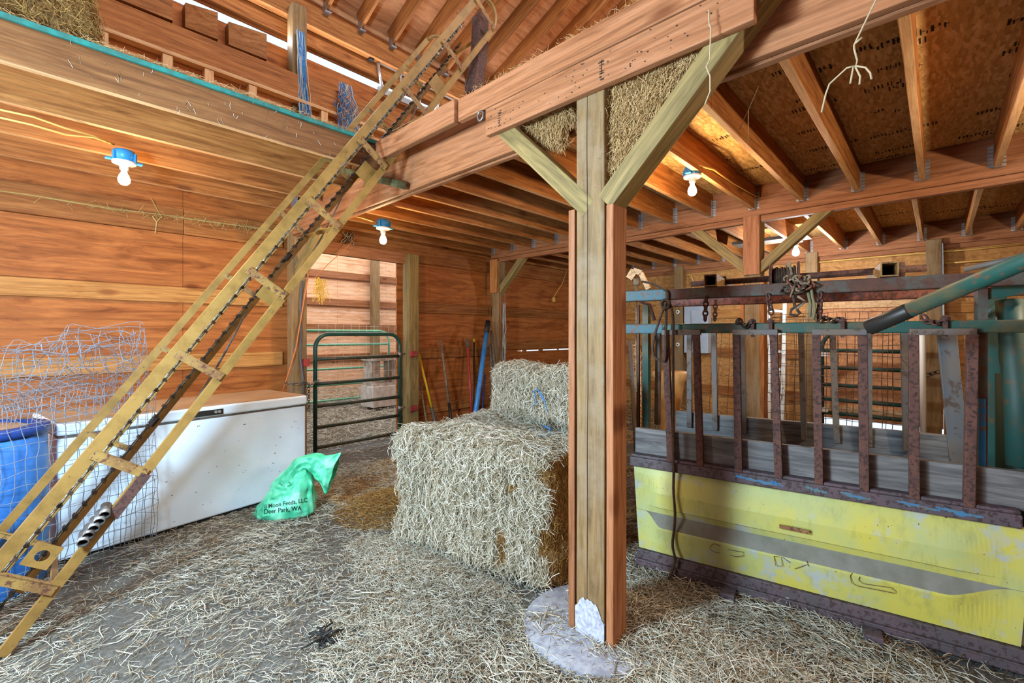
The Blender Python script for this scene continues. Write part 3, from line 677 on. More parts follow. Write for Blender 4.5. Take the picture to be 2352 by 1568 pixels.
# dark roller strap hanging from its top end
m = MB(); tp = at(1103, 45, X=2.62); bt = at(1087, 208, X=2.45)
for k in range(26):
    f = k/25; c = tp.lerp(bt, f) + Vector((.02*math.sin(f*3), 0, 0)); m.box(c - Vector((.045, .055, .022)), c + Vector((.045, .055, .018)), None)
m.tube([tp + Vector((0, 0, .05)), bt - Vector((0, 0, .05))], .03, 8)
tag(m.build('roller_chain_strap', M['rust']), 'dark chunky chain belt hanging from the top of the hay elevator', 'chain')
# ================================================================ loft things
m = MB(); lad = empty('aluminium_ladder', (0, 0, 0), 'aluminium ladder up at the loft wall behind the hay elevator', 'ladder')
l0, l1 = at(852, 128, Y=5.2), at(1055, 232, Y=5.2); l2, l3 = at(868, 205, Y=5.2), at(1030, 275, Y=5.2)
for a, b in ((l0, l1), (l2, l3)): m = MB(); m.bar(a, b, .03, .07); m.build('ladder_rail', M['alu'], lad)
for f in (.06, .3, .54, .78): m = MB(); m.tube([l0.lerp(l1, f), l2.lerp(l3, f)], .018, 8); m.build('ladder_rung', M['alu'], lad)
m = MB(); m.bar(l0 - (l1-l0).normalized()*.03, l0 + (l1-l0).normalized()*.03, .06, .12); m.build('ladder_foot', M['black'], lad)
def twine_hank(name, top, bot, mats, nst, wdt, label, seed=1, depth=.04, belly=0):
    rnd = random.Random(seed); m = MB()
    for i in range(nst):
        m.mi = rnd.randrange(len(mats)); a = Vector(top) + Vector((rnd.uniform(-.3, .3)*wdt, rnd.uniform(-.3, .3)*depth, rnd.uniform(-.01, .015))); b = Vector(bot) + Vector((rnd.uniform(-.5, .5)*wdt, rnd.uniform(-.5, .5)*depth, rnd.uniform(-.05, .08)))
        pts = [a.lerp(b, f) + Vector((math.sin(f*math.pi)*belly*rnd.uniform(-1, 1) + rnd.uniform(-.006, .006), rnd.uniform(-.006, .006), 0)) for f in np.linspace(0, 1, 9)]
        m.tube(pts, rnd.uniform(.0022, .004), 4)
    return tag(m.build(name, mats), label, 'twine')
tw = [M['twine_blue'], M['twine_blue'], M['twine_white'], M['twine_blue']]
twine_hank('twine_hank', at(690, 75, Y=4.95), at(700, 262, Y=4.95), tw, 90, .13, 'hank of blue baling twine hanging on the tall post in the loft', 3)
twine_hank('twine_hank', at(793, 195, Y=4.9), at(805, 318, Y=4.9), tw + [M['twine_orange'], M['twine_white']], 110, .26, 'fat hank of blue, white and orange twine right of the tall loft post', 5, .06, .09)
# ================================================================ chest freezer
F0, F1 = Vector((.107, 3.86, 0)), Vector((1.665, 4.08, 0)); fx = (F1-F0).normalized(); fl = (F1-F0).length; ang = math.atan2(fx.y, fx.x)
fz = empty('chest_freezer', F0, 'long white chest freezer with tan lid top against the left wall', 'freezer', rz=ang)
def rbox(mm, a, b, **k): mm.box(a, b)
m = MB(); m.box((0, .0, .03), (fl, .68, .775)); m.build('body', M['freezer'], fz, .012)
m = MB(); m.mi = 0; m.box((-.008, -.012, .785), (fl+.008, .69, .862)); o = m.build('lid', [M['freezer'], M['freezer_top']], fz, .014)
m = MB(); m.box((.004, .005, .8635), (fl-.004, .68, .8665)); m.build('lid_tan_top', M['freezer_top'], fz)  # thin tan sheet over the lid top
m = MB(); m.box((.004, -.002, .772), (fl-.004, .67, .788)); m.build('lid_gasket', M['greymetal'], fz)
m = MB(); m.box((.02, .02, .0), (fl-.02, .66, .032)); m.build('plinth', M['black'], fz)
m = MB(); xh = (at(425, 940, P=(F0, Vector((-fx.y, fx.x, 0)))) - F0).dot(fx); xh2 = (at(511, 935, P=(F0, Vector((-fx.y, fx.x, 0)))) - F0).dot(fx)
m.box((xh, -.017, .795), (xh2, -.012, .836)); hh = m.build('maker_plate', M['blackmetal'], fz)
m = MB(); 
for q in (.78, .88): m.tube([(xh+(xh2-xh)*q, -.017, .818), (xh+(xh2-xh)*q, -.026, .818)], .011, 12)
m.build('lid_lock', M['alu'], hh)
rnd = random.Random(8); m = MB()
for i in range(46):
    x_, z_ = rnd.uniform(.3, fl-.03), rnd.uniform(.06, .75); a = rnd.uniform(0, 3); r = rnd.uniform(.0012, .003); l_ = r*rnd.uniform(1, 4)
    m.add([(x_-l_, -.0008, z_-r), (x_+l_, -.0008, z_-r*.4), (x_+l_, -.0008, z_+r), (x_-l_*.5, -.0008, z_+r)], [(0,1,2,3)])
m.build('chips', M['blackmetal'], fz)
# ================================================================ blue drum and crumpled wire mesh
dc = Vector((-.22, 3.78, 0)); dr = empty('plastic_drum', dc, 'blue plastic drum with dusty lid behind the wire mesh, left edge', 'drum')
m = MB(); m.lathe((0, 0, 0), [(.0, .0), (.27, .0), (.285, .03), (.29, .25), (.30, .29), (.29, .33), (.29, .56), (.30, .60), (.29, .64), (.285, .84), (.27, .86), (0, .86)], 36); m.build('drum_body', M['blue_plastic'], dr)
m = MB(); m.lathe((0, 0, 0), [(.0, .862), (.24, .862), (.24, .875), (.285, .875), (.29, .85), (.297, .85), (.297, .895), (.24, .90), (.235, .88), (0, .88)], 36); m.build('drum_lid', M['blue_rim'], dr)
m = MB(); m.lathe((0, 0, 0), [(0, .882), (.22, .882), (.20, .89), (0, .893)], 24); m.build('lid_dirt', M['freezer_top'], dr)
def mesh_sheet(path, h, du, dv, r, mats, label, name, warp=.03, seed=1, topfn=None, par=None, z0=0):
    """a wire grid standing on a floor path; warp crumples it more toward its top"""
    pts = [Vector(p) for p in path]; fine = []
    for i in range(len(pts)-1):
        p_1 = pts[max(0, i-1)]; p0 = pts[i]; p1 = pts[i+1]; p2 = pts[min(len(pts)-1, i+2)]
        for k in range(10):
            t = k/10; fine.append(.5*((2*p0) + (p1-p_1)*t + (2*p_1-5*p0+4*p1-p2)*t*t + (-p_1+3*p0-3*p1+p2)*t**3))
    fine.append(pts[-1]); d = [0]
    for a, b in zip(fine, fine[1:]): d.append(d[-1]+(b-a).length)
    def P(s_, z):
        s_ = max(0, min(d[-1]-1e-6, s_)); i = 0
        while i < len(d)-2 and d[i+1] < s_: i += 1
        f = (s_-d[i])/max(1e-6, d[i+1]-d[i]); q = fine[i].lerp(fine[i+1], f)
        nv = noise.noise_vector(Vector((s_*3+seed, z*3, seed)))*warp*(.3+1.2*z/h) + noise.noise_vector(Vector((s_*11, z*11, seed)))*warp*.35
        p_ = Vector((q.x, q.y, z+z0)) + nv
        return topfn(s_, z, p_) if topfn else p_
    m = MB(); nu = int(d[-1]/du); nv_ = int(h/dv)
    for i in range(nu+1): m.tube([P(i*du, z) for z in np.linspace(0, h, max(8, nv_*3))], r, 4, caps=False)
    for j in range(nv_+1): m.tube([P(s_, j*dv) for s_ in np.linspace(0, d[-1], max(8, nu*2))], r, 4, caps=False)
    o = m.build(name, mats)
    if par is not None: child_world(o, par)
    return tag(o, label, 'wire mesh') if label else o
roll = [(-.72, 3.36, 0), (-.45, 3.43, 0), (-.15, 3.48, 0), (.18, 3.56, 0), (.45, 3.66, 0), (.57, 3.74, 0), (.52, 3.82, 0), (.30, 3.80, 0), (.05, 3.72, 0), (-.2, 3.46, 0)]
def bend(s_, z, p):
    if z > .85: p = p + Vector((0, .02, 0))*(z-.85) 
    return p
mesh_sheet(roll, 1.05, .055, .075, .0016, M['galv'], 'roll of galvanised wire mesh standing in front of the drum and freezer', 'wire_mesh_roll', .035, 2, bend)
# crumpled flap of the same mesh folded above the roll
m = MB(); rnd = random.Random(4); Cc = at(190, 880, Y=3.7)
def flap(u_, v_, lay):
    x = -.32 + .62*u_; z = -.20 + .42*v_ + .16*u_*(.6+.4*v_); y = .10*math.cos(v_*3.0) + lay*.07
    p = Cc + Vector((x, y, z)); nn = noise.noise_vector(Vector((u_*3.3+lay*5, v_*3.3, lay*2.3)))
    return p + Vector((nn.x*.10, nn.y*.08, nn.z*.11)) - Vector((0, 0, .25*max(0, u_-.75)))
for lay in (0, 1, 2, 3):
    for i in range(13): m.tube([flap(i/12, v_, lay) for v_ in np.linspace(0, 1 - .05*rnd.random(), 12)], .0017, 4, caps=False)
    for j in range(9): m.tube([flap(u_, j/8, lay) for u_ in np.linspace(0, 1 - .08*rnd.random(), 16)], .0017, 4, caps=False)
tag(m.build('crumpled_mesh', M['galv']), 'crumpled flap of wire mesh flopped over above the freezer left end', 'wire mesh')
m = MB(); Cd = at(30, 930, Y=3.55)
for i in range(7): m.tube([Cd + Vector((-.25 + i*.07 + .30*f, -.05+.06*f, .12 - .25*f)) + noise.noise_vector(Vector((i, f*3, 0)))*.015 for f in np.linspace(0, 1, 8)], .0016, 4)
for j in range(4): m.tube([Cd + Vector((-.25 + f*.45 + .09*j, -.05, .12 - .075*j + .05*f)) for f in np.linspace(0, 1, 8)], .0016, 4)
tag(m.build('crumpled_mesh', M['galv']), 'bent wire mesh corner slanting over the blue drum, left edge', 'wire mesh')
# hay string across the left wall
m = MB(); rnd = random.Random(2); pp = [(0, 438), (60, 446), (150, 462), (270, 482), (370, 492), (440, 503), (520, 513), (600, 524), (650, 534)]
for o_ in (0, 3, 6): m.tube([at(u, v + o_*rnd.uniform(-.4, .6), Y=YW-.06) for u, v in pp], .0028, 4)
for i in range(170):
    k = rnd.random()**.55*640; v = np.interp(k, [a for a, b in pp], [b for a, b in pp]); p0 = at(k, v + rnd.uniform(-5, 6), Y=YW-.06); dd = Vector((rnd.uniform(-1, 1), rnd.uniform(-.3, .1), rnd.uniform(-1, .5))).normalized()*rnd.uniform(.02, .08)
    if k > 230 or rnd.random() < .3: m.tube([p0, p0+dd], .0014, 3)
m.tube([at(347, 455, Y=YW-.06), at(372, 500, Y=YW-.06)], .003, 4); m.tube([at(357, 535, Y=YW-.06), at(360, 510, Y=YW-.06), at(350, 496, Y=YW-.06)], .004, 4); m.tube([at(360, 510, Y=YW-.06), at(372, 496, Y=YW-.06)], .003, 4)
tag(m.build('hay_string', strawmat('dry greenish hay', [(0, 'A08A50'), (1, 'C8B47C')])), 'string with caught hay stretched along the left wall', 'string')
# ================================================================ doorway gate
gt = empty('tube_gate', at(720, 1040, Y=5.12), 'dark green tube gate closing the doorway in the left wall', 'gate'); g0 = at(724, 1040, Y=5.12); gx1 = 3.30
def gz(v, u=912): return at(u, v, Y=5.12).z
gl = g0.x; m = MB(); R = .16; zt = 1.405; zb = .075
arc = [(gl, 5.12, zb), (gl, 5.12, zt-R)] + [(gl+R-R*math.cos(a), 5.12, zt-R+R*math.sin(a)) for a in np.linspace(.2, math.pi/2, 7)] + [(gx1-R+R*math.sin(a), 5.12, zt-R+R*math.cos(a)) for a in np.linspace(0, math.pi/2-.2, 7)] + [(gx1, 5.12, zt-R), (gx1, 5.12, zb)]
m.tube(arc, .023, 12); child_world(m.build('gate_frame', M['gate_green']), gt)
for z_ in (1.122, .841, .589, .348, .12):
    m = MB(); m.tube([(gl, 5.12, z_), (gx1, 5.12, z_)], .021, 10); child_world(m.build('gate_rail', M['gate_bar']), gt)
m = MB()
for k in range(11): x = gl + .05 + k*.1; m.tube([(x + .004*math.sin(z_*9), 5.155, z_) for z_ in np.linspace(.05, 1.52, 9)], .0016, 4)
for z_ in (.1, .22, .34, .46, .62, .78, .94, 1.1, 1.3, 1.5): m.tube([(gl+.03, 5.157, z_), (gx1-.02, 5.157, z_)], .0015, 4)
child_world(m.build('gate_wire_panel', M['whitewire']), gt)
for z_, u_ in ((1.14, 1), (.44, 1)):
    m = MB(); m.tube([(gx1, 5.12, z_), (gx1+.07, 5.10, z_+.01)], .011, 8); m.tube([(gx1, 5.12, z_-.03), (gx1, 5.12, z_+.03)], .028, 10); child_world(m.build('hinge_bolt', M['steel']), gt)
for z_, x_ in ((1.15, 3.372), (.44, 3.372)):
    m = MB(); m.box((x_-.01, 4.955, z_-.03), (x_+.085, 4.99, z_+.035)); m.box((x_-.005, 4.98, z_-.05), (x_+.03, 5.0, z_-.02))
    tag(m.build('hinge_plate', M['redpaint']), ('upper' if z_ > 1 else 'lower') + ' red hinge block on the right jamb post of the doorway', 'hinge')
m = MB(); c = at(703, 832, Y=4.98); m.box(c - Vector((.03, .02, .04)), c + Vector((.03, .02, .04)))
tag(m.build('latch_block', M['redpaint']), 'small red latch block on the left jamb post', 'latch')
chain('gate_chain', [at(655, 880, Y=4.95), at(680, 882, Y=4.95), at(700, 876, Y=4.95), at(712, 884, Y=5.0), at(735, 872, Y=5.08)], .028, .004, M['chain_bright'], gt)
chain('gate_chain', [at(709, 884, Y=4.98), at(709, 945, Y=4.98)], .028, .004, M['chain'], gt)
m = MB(); m.tube([at(u, v, Y=4.96) for u, v in ((712, 610), (700, 680), (690, 740), (680, 800), (665, 850), (650, 897))], .007, 6)
tag(m.build('extension_cord', M['twine_orange']), 'orange cord hanging down the left jamb of the doorway', 'cord')
m = MB(); m.tube([at(u, v, Y=4.97) for u, v in ((695, 645), (690, 700), (692, 760), (690, 820), (697, 870), (699, 930))], .008, 6)
tag(m.build('extension_cord', plain('bluish grey cord', '4A5468', .5)), 'dark bluish cord hanging beside the orange one on the left jamb', 'cord')
twine_hank('twine_knot', at(735, 640, Y=4.95), at(738, 690, Y=4.95), [M['twine_yellow']], 26, .22, 'tangle of yellow twine tied left of the gate top', 7, .05, .03)
m = MB(); m.tube([at(u, v, Y=4.9) for u, v in ((700, 640), (725, 637), (755, 605), (790, 575), (822, 540))], .004, 5); tag(m.build('tie_string', M['twine_orange']), 'orange string slanting from the jamb up to the wall', 'string')
twine_hank('twine_tuft', at(800, 535, Y=5.2), at(795, 570, Y=5.2), [M['twine_white'], M['chain'], M['rope_pale']], 20, .25, 'dark twine tuft on the wall left of the doorway bulb', 9, .03, .02)
# pen beyond the doorway
pg = empty('tube_gate', (3.2, 8.2, 0), 'pale green tube gate standing in the outer pen beyond the doorway', 'gate')
gr = at(893, 800, Y=8.2).x; m = MB()
m.tube([(gr-2.6, 8.2, 1.47), (gr-.2, 8.2, 1.47), (gr-.06, 8.2, 1.43), (gr, 8.2, 1.3), (gr, 8.2, .12)], .024, 10); child_world(m.build('gate_frame', M['gate_pale']), pg)
for v_ in (790, 840, 873, 905): z_ = at(893, v_, Y=8.2).z; m = MB(); m.tube([(gr-2.6, 8.2, z_+.01), (gr, 8.2, z_)], .02, 8); child_world(m.build('gate_rail', M['gate_pale']), pg)
m = MB(); a = at(857, 960, Y=7.4)
m.box((a.x, 7.4, .08), (a.x+.62, 7.85, .45)); tag(m.build('salt_block_crate', plain('grubby white box', 'D8D4CC', .6, var='B8B0A4')), 'grubby white crate on the ground beyond the gate', 'crate', None)
m = MB(); m.box((a.x+.03, 7.5, .50), (a.x+.2, 7.8, .92)); m.box((a.x+.03, 7.45, .45), (a.x+.6, 7.85, .50)); m.box((a.x+.45, 7.5, .5), (a.x+.58, 7.8, .92)); m.box((a.x, 7.42, .92), (a.x+.6, 7.85, .97))
tag(m.build('feeder_frame', plain('weathered white box', 'C4BCB0', .6, var='96887A')), 'white open frame standing on the crate beyond the gate', 'frame')
# ================================================================ feed sack
bd = empty('feed_sack', at(655, 1182, Z=.0), 'green woven feed sack slumped open before the freezer, printed in black', 'sack')
bx = Vector((SA, -CA, 0)); by = Vector((CA, SA, 0)); Db = at(655, 1182, Z=0).dot(by)
def sp(u, v, off=0): r = ray(u, v); return r*(Db/ (r.dot(by))) + Vector((0, 0, ZC)) + by*off
secs = [((579, 1193), (712, 1182), .10), ((588, 1179), (720, 1171), .16), ((598, 1160), (722, 1146), .17), ((613, 1141), (721, 1127), .15), ((622, 1124), (717, 1109), .12), ((633, 1103), (712, 1094), .09),
        ((652, 1082), (707, 1084), .07), ((678, 1057), (704, 1076), .055), ((702, 1044), (711, 1079), .05), ((726, 1043), (722, 1091), .05), ((750, 1046), (738, 1110), .06), ((778, 1043), (751, 1129), .06), ((779, 1044), (753, 1128), .05)]
rings = []; NS = 84
for i, (a, b, dp) in enumerate(secs):
    pa, pb = sp(*a), sp(*b); c = (pa+pb)/2; hx = (pb-pa)/2; ring = []
    for k in range(NS):
        an = 2*math.pi*k/NS; ca_, sa_ = math.cos(an), math.sin(an)
        wr = 1 + .13*noise.noise(Vector((ca_*2.2, sa_*2.2, i*.55))) + .07*noise.noise(Vector((ca_*7, sa_*7, i*.8)))
        wr = wr if i > 0 else 1
        ring.append(c + hx*ca_*wr - by*(sa_*dp*wr*(.9 + .12*math.sin(an*5+i*.9) * (1 if i > 2 else .2))))
    rings.append(ring)
def ring_interp(rg, sub=4):
    out = []
    for i in range(len(rg)-1):
        r_1, r0, r1, r2 = rg[max(0, i-1)], rg[i], rg[i+1], rg[min(len(rg)-1, i+2)]
        for k in range(sub):
            t = k/sub; out.append([.5*((2*b)+(c-a)*t+(2*a-5*b+4*c-d)*t*t+(-a+3*b-3*c+d)*t**3) for a, b, c, d in zip(r_1, r0, r1, r2)])
    out.append(rg[-1]); return out
rr = ring_interp(rings, 8)
for i, r in enumerate(rr):
    for k, p in enumerate(r):
        f = min(1, i/14); fb = .35 if 12 < i < 26 else 1; q = noise.noise_vector(p*12)*.010*f; cr = abs(noise.noise(Vector((p.x*7, p.y*7, p.z*4.5))+Vector((3, 1, 2)))); c2 = abs(noise.noise(p*17+Vector((8, 1, 5))))
        r[k] = p + q + by*(f*fb*(.075*(cr-.18) + .030*(c2-.2)))
m = MB(); m.loft(rr[:-1], caps=False, smooth=True); bot = len(m.v); m.f.append(tuple(range(NS))[::-1]); m.m.append(0); m.sm.append(True)
sack = m.build('sack_cloth', M['bag']); so = sack.modifiers.new('cloth', 'SOLIDIFY'); so.thickness = .002
tree = BVHTree.FromPolygons([Vector(v) for v in m.v], m.f)
child_world(sack, bd)
def printed(txt, u, v, size_px, nm, par, tilt=0, shear=0):
    cu = bpy.data.curves.new(nm, 'FONT'); cu.body = txt; cu.size = 1; cu.space_character = 1.0; cu.offset = .012
    to = bpy.data.objects.new(nm, cu); COL.objects.link(to); dg = bpy.context.evaluated_depsgraph_get(); me = bpy.data.meshes.new_from_object(to.evaluated_get(dg)); bpy.data.objects.remove(to)
    bmm = bmesh.new(); bmm.from_mesh(me); bmesh.ops.subdivide_edges(bmm, edges=[e for e in bmm.edges if e.calc_length() > .12], cuts=2)
    bmesh.ops.triangulate(bmm, faces=bmm.faces)
    for vt in bmm.verts:
        x, y = vt.co.x, vt.co.y; uu = u + x*size_px; vv = v - y*size_px*1.12 + tilt*x*size_px
        r = ray(uu, vv); h = tree.ray_cast(Vector((0, 0, ZC)), r.normalized())
        vt.co = h[0] - r.normalized()*.005 if h[0] is not None else sp(uu, vv, -.1)
    bmm.to_mesh(me); bmm.free(); me.materials.clear(); me.materials.append(M['printblack']); o = bpy.data.objects.new(nm, me); COL.objects.link(o); child_world(o, par); return o
M['printblack'] = plain('black print', '12302A', .5)
printed('ll Moon Feeds, LLC', 607, 1168, 12.6, 'sack_print', bd, -.16); printed('Deer Park, WA', 606, 1180, 13.5, 'sack_print', bd, -.10)
m = MB(); m.tube([sp(u, v, -.09) for u, v in ((654, 1100), (662, 1106), (672, 1108), (682, 1104), (676, 1098))], .002, 5); child_world(m.build('tie_string', M['black']), bd)
# ================================================================ straw strands
def strands(name, P, N, L, R, mat, droop=None, seed=0, par=None, kind='stuff', flat=.35, lift=0.0, bendv=.13):
    """P positions, N lying directions (unit), L lengths, R radii: three-sided bent stalks"""
    rs_ = np.random.RandomState(seed); n_ = len(P); up = rs_.normal(size=(n_, 3)); a = np.cross(N, up); a /= np.linalg.norm(a, axis=1)[:, None]+1e-9; b = np.cross(N, a)
    mid = P + (a*rs_.uniform(-1, 1, (n_, 1)) + b*rs_.uniform(-1, 1, (n_, 1)))*L[:, None]*bendv
    ends = [P - N*L[:, None]/2, mid, P + N*L[:, None]/2]
    if droop is not None: ends[2] = ends[2] + droop*L[:, None]; ends[1] = ends[1] + droop*L[:, None]*.2
    V = np.zeros((n_, 9, 3))
    for i, e in enumerate(ends):
        rr_ = R[:, None]*(1.0 if i == 1 else .7)
        for k in range(3):
            an = 2*math.pi*k/3; V[:, i*3+k] = e + (a*math.cos(an) + b*math.sin(an)*1.0)*rr_
    V = V.reshape(-1, 3); q = []
    for i in (0, 1):
        for k in range(3): l = (k+1) % 3; q.append((i*3+k, i*3+l, (i+1)*3+l, (i+1)*3+k))
    q = np.array(q); F = (np.arange(n_)[:, None, None]*9 + q[None]).reshape(-1, 4)
    me = bpy.data.meshes.new(name); me.vertices.add(len(V)); me.vertices.foreach_set('co', V.ravel()); me.loops.add(F.size); me.loops.foreach_set('vertex_index', F.ravel().astype(np.int32))
    me.polygons.add(len(F)); me.polygons.foreach_set('loop_start', np.arange(0, F.size, 4, dtype=np.int32)); me.materials.append(mat); me.update(calc_edges=True)
    o = bpy.data.objects.new(name, me); COL.objects.link(o)
    if kind: o['kind'] = kind
    if par is not None: child_world(o, par)
    return o
def unit(v): return v / (np.linalg.norm(v, axis=1)[:, None] + 1e-9)
rs_ = np.random.RandomState(7)
def blocked(x, y):
    e1 = (x - F0.x)*fx.x + (y - F0.y)*fx.y; e2 = -(x - F0.x)*fx.y + (y - F0.y)*fx.x
    return (e1 > 0) & (e1 < fl) & (e2 > 0.0)
def floor_straw(nm, n_, x0_, x1_, y0_, y1_, l0_, l1_, r_, seed, dens=None, mat='straw'):
    rr_ = np.random.RandomState(seed); x = rr_.uniform(x0_, x1_, n_); y = rr_.uniform(y0_, y1_, n_)
    cl = np.array([noise.noise(Vector((a*1.6, b*1.6, seed))) + .5*noise.noise(Vector((a*5, b*5, seed))) for a, b in zip(x, y)])
    th = -.28 if dens is None else dens
    keep = (cl > th + rr_.uniform(-.25, .25, n_)) & ~blocked(x, y) & (y < YW - .03); x, y, cl = x[keep], y[keep], cl[keep]; k = len(x)
    z = np.array([hf(a, b) for a, b in zip(x, y)]) + rr_.uniform(.002, .02, k) + np.clip(cl, 0, .5)*.05
    th_ = rr_.uniform(0, 6.283, k) * .8 + np.array([noise.noise(Vector((a*.8, b*.8, 9)))*4 for a, b in zip(x, y)]); N = unit(np.stack([np.cos(th_), np.sin(th_), rr_.normal(0, .14, k)], 1))
    L = rr_.uniform(l0_, l1_, k); R = rr_.uniform(.6, 1.3, k)*r_
    return (np.stack([x, y, z], 1), N, L, R) if not nm else strands(nm, np.stack([x, y, z], 1), N, L, R, M[mat], seed=seed)
fs = [floor_straw('', 46000, -.3, 3.4, .2, 4.6, .02, .075, .0013, 1, -.36), floor_straw('', 9000, -.3, 3.2, .3, 4.4, .05, .13, .0021, 2, .0), floor_straw('', 14000, 2.0, 8.0, -.6, 5.2, .04, .11, .0022, 5, -.2), floor_straw('', 7000, 1.2, 3.0, -.2, 1.45, .06, .17, .0021, 3, -.3)]
tag(strands('loose_straw', *[np.concatenate([f[i] for f in fs]) for i in range(4)], M['straw'], seed=1), 'loose pale straw scattered over the whole barn floor', 'straw')
s4 = floor_straw('loose_straw', 7000, 1.7, 3.0, 2.9, 4.4, .03, .08, .0016, 4, -.6, 'hay_gold'); tag(s4, 'golden brown hay between the sack and the big bale', 'hay')
def pen_straw():
    rr_ = np.random.RandomState(5); n_ = 16000; x = rr_.uniform(2.0, 6.5, n_); y = rr_.uniform(5.35, 9.4, n_); z = .01 + np.clip((y-8.3), 0, 1)*.22 + rr_.uniform(0, .03, n_); th_ = rr_.uniform(0, 6.3, n_)
    return strands('loose_straw', np.stack([x, y, z], 1), unit(np.stack([np.cos(th_), np.sin(th_), rr_.normal(0, .2, n_)], 1)), rr_.uniform(.05, .14, n_), rr_.uniform(.002, .004, n_), M['straw'], seed=6)
tag(pen_straw(), 'trampled straw on the ground of the outer pen', 'straw')
# small heaps
# ================================================================ bales
def bale(nm, cs, hgt, z0, label, nst, core, smat, seed, lmin, lmax, r_, bulge=.05, par=None, hang=.55, cat='bale', shaded_side=False, rnd_edge=.035):
    """cs: four floor corners counter-clockwise"""
    e = empty(nm, Vector((sum(c[0] for c in cs)/4, sum(c[1] for c in cs)/4, z0)), label, cat)
    cs = [Vector((c[0], c[1], 0)) for c in cs]; n_ = 16
    def S_(u_, v_, w_):
        q = cs[0].lerp(cs[1], u_).lerp(cs[3].lerp(cs[2], u_), v_); return Vector((q.x, q.y, z0 + hgt*w_))
    m = MB(); bmm = bmesh.new(); bmesh.ops.create_cube(bmm, size=1); bmesh.ops.subdivide_edges(bmm, edges=bmm.edges[:], cuts=n_, use_grid_fill=True)
    ctr = S_(.5, .5, .5)
    for vt in bmm.verts:
        c = vt.co*2; rx = c.copy(); mx = sorted((abs(c.x), abs(c.y), abs(c.z)))
        edge = max(0, mx[1]-(.86 if rnd_edge < .05 else .6))/(.14 if rnd_edge < .05 else .4); c *= 1 - rnd_edge*edge**1.5
        p = S_(c.x/2+.5, c.y/2+.5, c.z/2+.5); dirn = (p-ctr).normalized()
        p += dirn*(noise.noise(p*2.2)*bulge + noise.noise(p*9)*bulge*.35 + noise.noise(p*25)*bulge*.12)
        if p.z < z0 + .0: p.z = z0
        vt.co = p
    bmm.normal_update()
    if shaded_side:  # side turned from the light takes dark hay: shade put into its colour
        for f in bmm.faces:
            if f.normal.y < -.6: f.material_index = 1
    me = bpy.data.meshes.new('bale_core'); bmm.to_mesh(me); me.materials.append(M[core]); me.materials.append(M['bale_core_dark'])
    fa = [(f.calc_center_median().copy(), f.normal.copy(), f.calc_area()) for f in bmm.faces if f.normal.z > -.5]; bmm.free()
    o = bpy.data.objects.new('bale_core', me); COL.objects.link(o); child_world(o, e)
    rr_ = np.random.RandomState(seed); wts = np.array([f[2] for f in fa]); wts /= wts.sum(); ix = rr_.choice(len(fa), nst, p=wts)
    C = np.array([fa[i][0][:] for i in ix]); NN = np.array([fa[i][1][:] for i in ix]); T1 = rr_.normal(size=(nst, 3)); T1 = unit(np.cross(NN, T1))
    side = np.abs(NN[:, 2]) < .6; dn = np.zeros((nst, 3)); dn[:, 2] = -1; T = T1.copy(); T[side] = unit(T1[side] + dn[side]*rr_.uniform(0, 1.6, (side.sum(), 1))*hang)
    D_ = unit(T + NN*rr_.uniform(-.05, .45, (nst, 1))); P_ = C + T1*rr_.uniform(-.03, .03, (nst, 1)) + NN*rr_.uniform(.0, .028, (nst, 1)) + rr_.normal(0, .012, (nst, 3))
    L_ = rr_.uniform(lmin, lmax, nst); P_[:, 2] = np.maximum(P_[:, 2], z0 + .01)
    R_ = rr_.uniform(.6, 1.3, nst)*r_
    if shaded_side:
        sd = NN[:, 1] < -.6; D2 = unit(T[sd] + NN[sd]*.05); P_2 = (C + T1*.02 + NN*.003)[sd]; kp = rr_.uniform(0, 1, sd.sum()) < .8
        strands('bale_shade_hay', P_2[kp], D2[kp], L_[sd][kp]*.6, R_[sd][kp]*.8, M['hay_dark'], seed=seed+50, par=e, bendv=.05); P_, D_, L_, R_ = P_[~sd], D_[~sd], L_[~sd], R_[~sd]
    strands('bale_straw', P_, D_, L_, R_, M[smat], seed=seed, par=e); return e
big = bale('hay_bale', [(1.90, 1.50), (2.70, 1.58), (2.72, 2.86), (1.66, 2.66)], .73, 0.0, 'big loose-edged straw bale standing on the floor left of the foreground post', 30000, 'bale_core', 'straw_bale', 21, .03, .11, .0018, .10, shaded_side=True, hang=1.1)
sb0 = bale('hay_bale', [(2.42, 1.62), (2.76, 1.66), (2.98, 2.66), (2.62, 2.72)], .40, .745, 'smaller bale lying on top of the big straw bale, blue twine end', 10000, 'bale_core', 'straw_bale', 22, .04, .13, .0019, .07, rnd_edge=.11)
m = MB()
for u, v in (((1222, 895), (1255, 975)),):
    pass
def surf(u, v, x): return at(u, v, X=x)
m.tube([at(1222, 900, X=2.48), at(1235, 893, X=2.44), at(1248, 912, X=2.42), at(1258, 945, X=2.42)], .004, 5); m.tube([at(1226, 898, X=2.46), at(1232, 925, X=2.45), at(1224, 932, X=2.47)], .004, 5); m.tube([at(1236, 896, X=2.44), at(1252, 925, X=2.42)], .003, 5)
child_world(m.build('bale_twine', M['twine_blue']), sb0)
m = MB(); zt = .765
m.tube([at(u, v, Z=zt) for u, v in ((1140, 950), (1150, 965), (1180, 978), (1225, 975), (1262, 985), (1262, 1002), (1235, 1000))], .004, 5); m.tube([at(u, v, Z=zt) for u, v in ((1150, 972), (1190, 985), (1230, 980), (1250, 990))], .003, 5)
tag(m.build('loose_twine', M['rope_pale']), 'pale twine loop lying on top of the big bale', 'twine')
m = MB(); m.tube([at(u, v, Z=zt+.01) for u, v in ((1248, 978), (1264, 984), (1263, 998), (1250, 1003), (1240, 996))], .007, 6); tag(m.build('loose_twine', M['twine_blue']), 'bright blue twine knot on top of the big bale', 'twine')
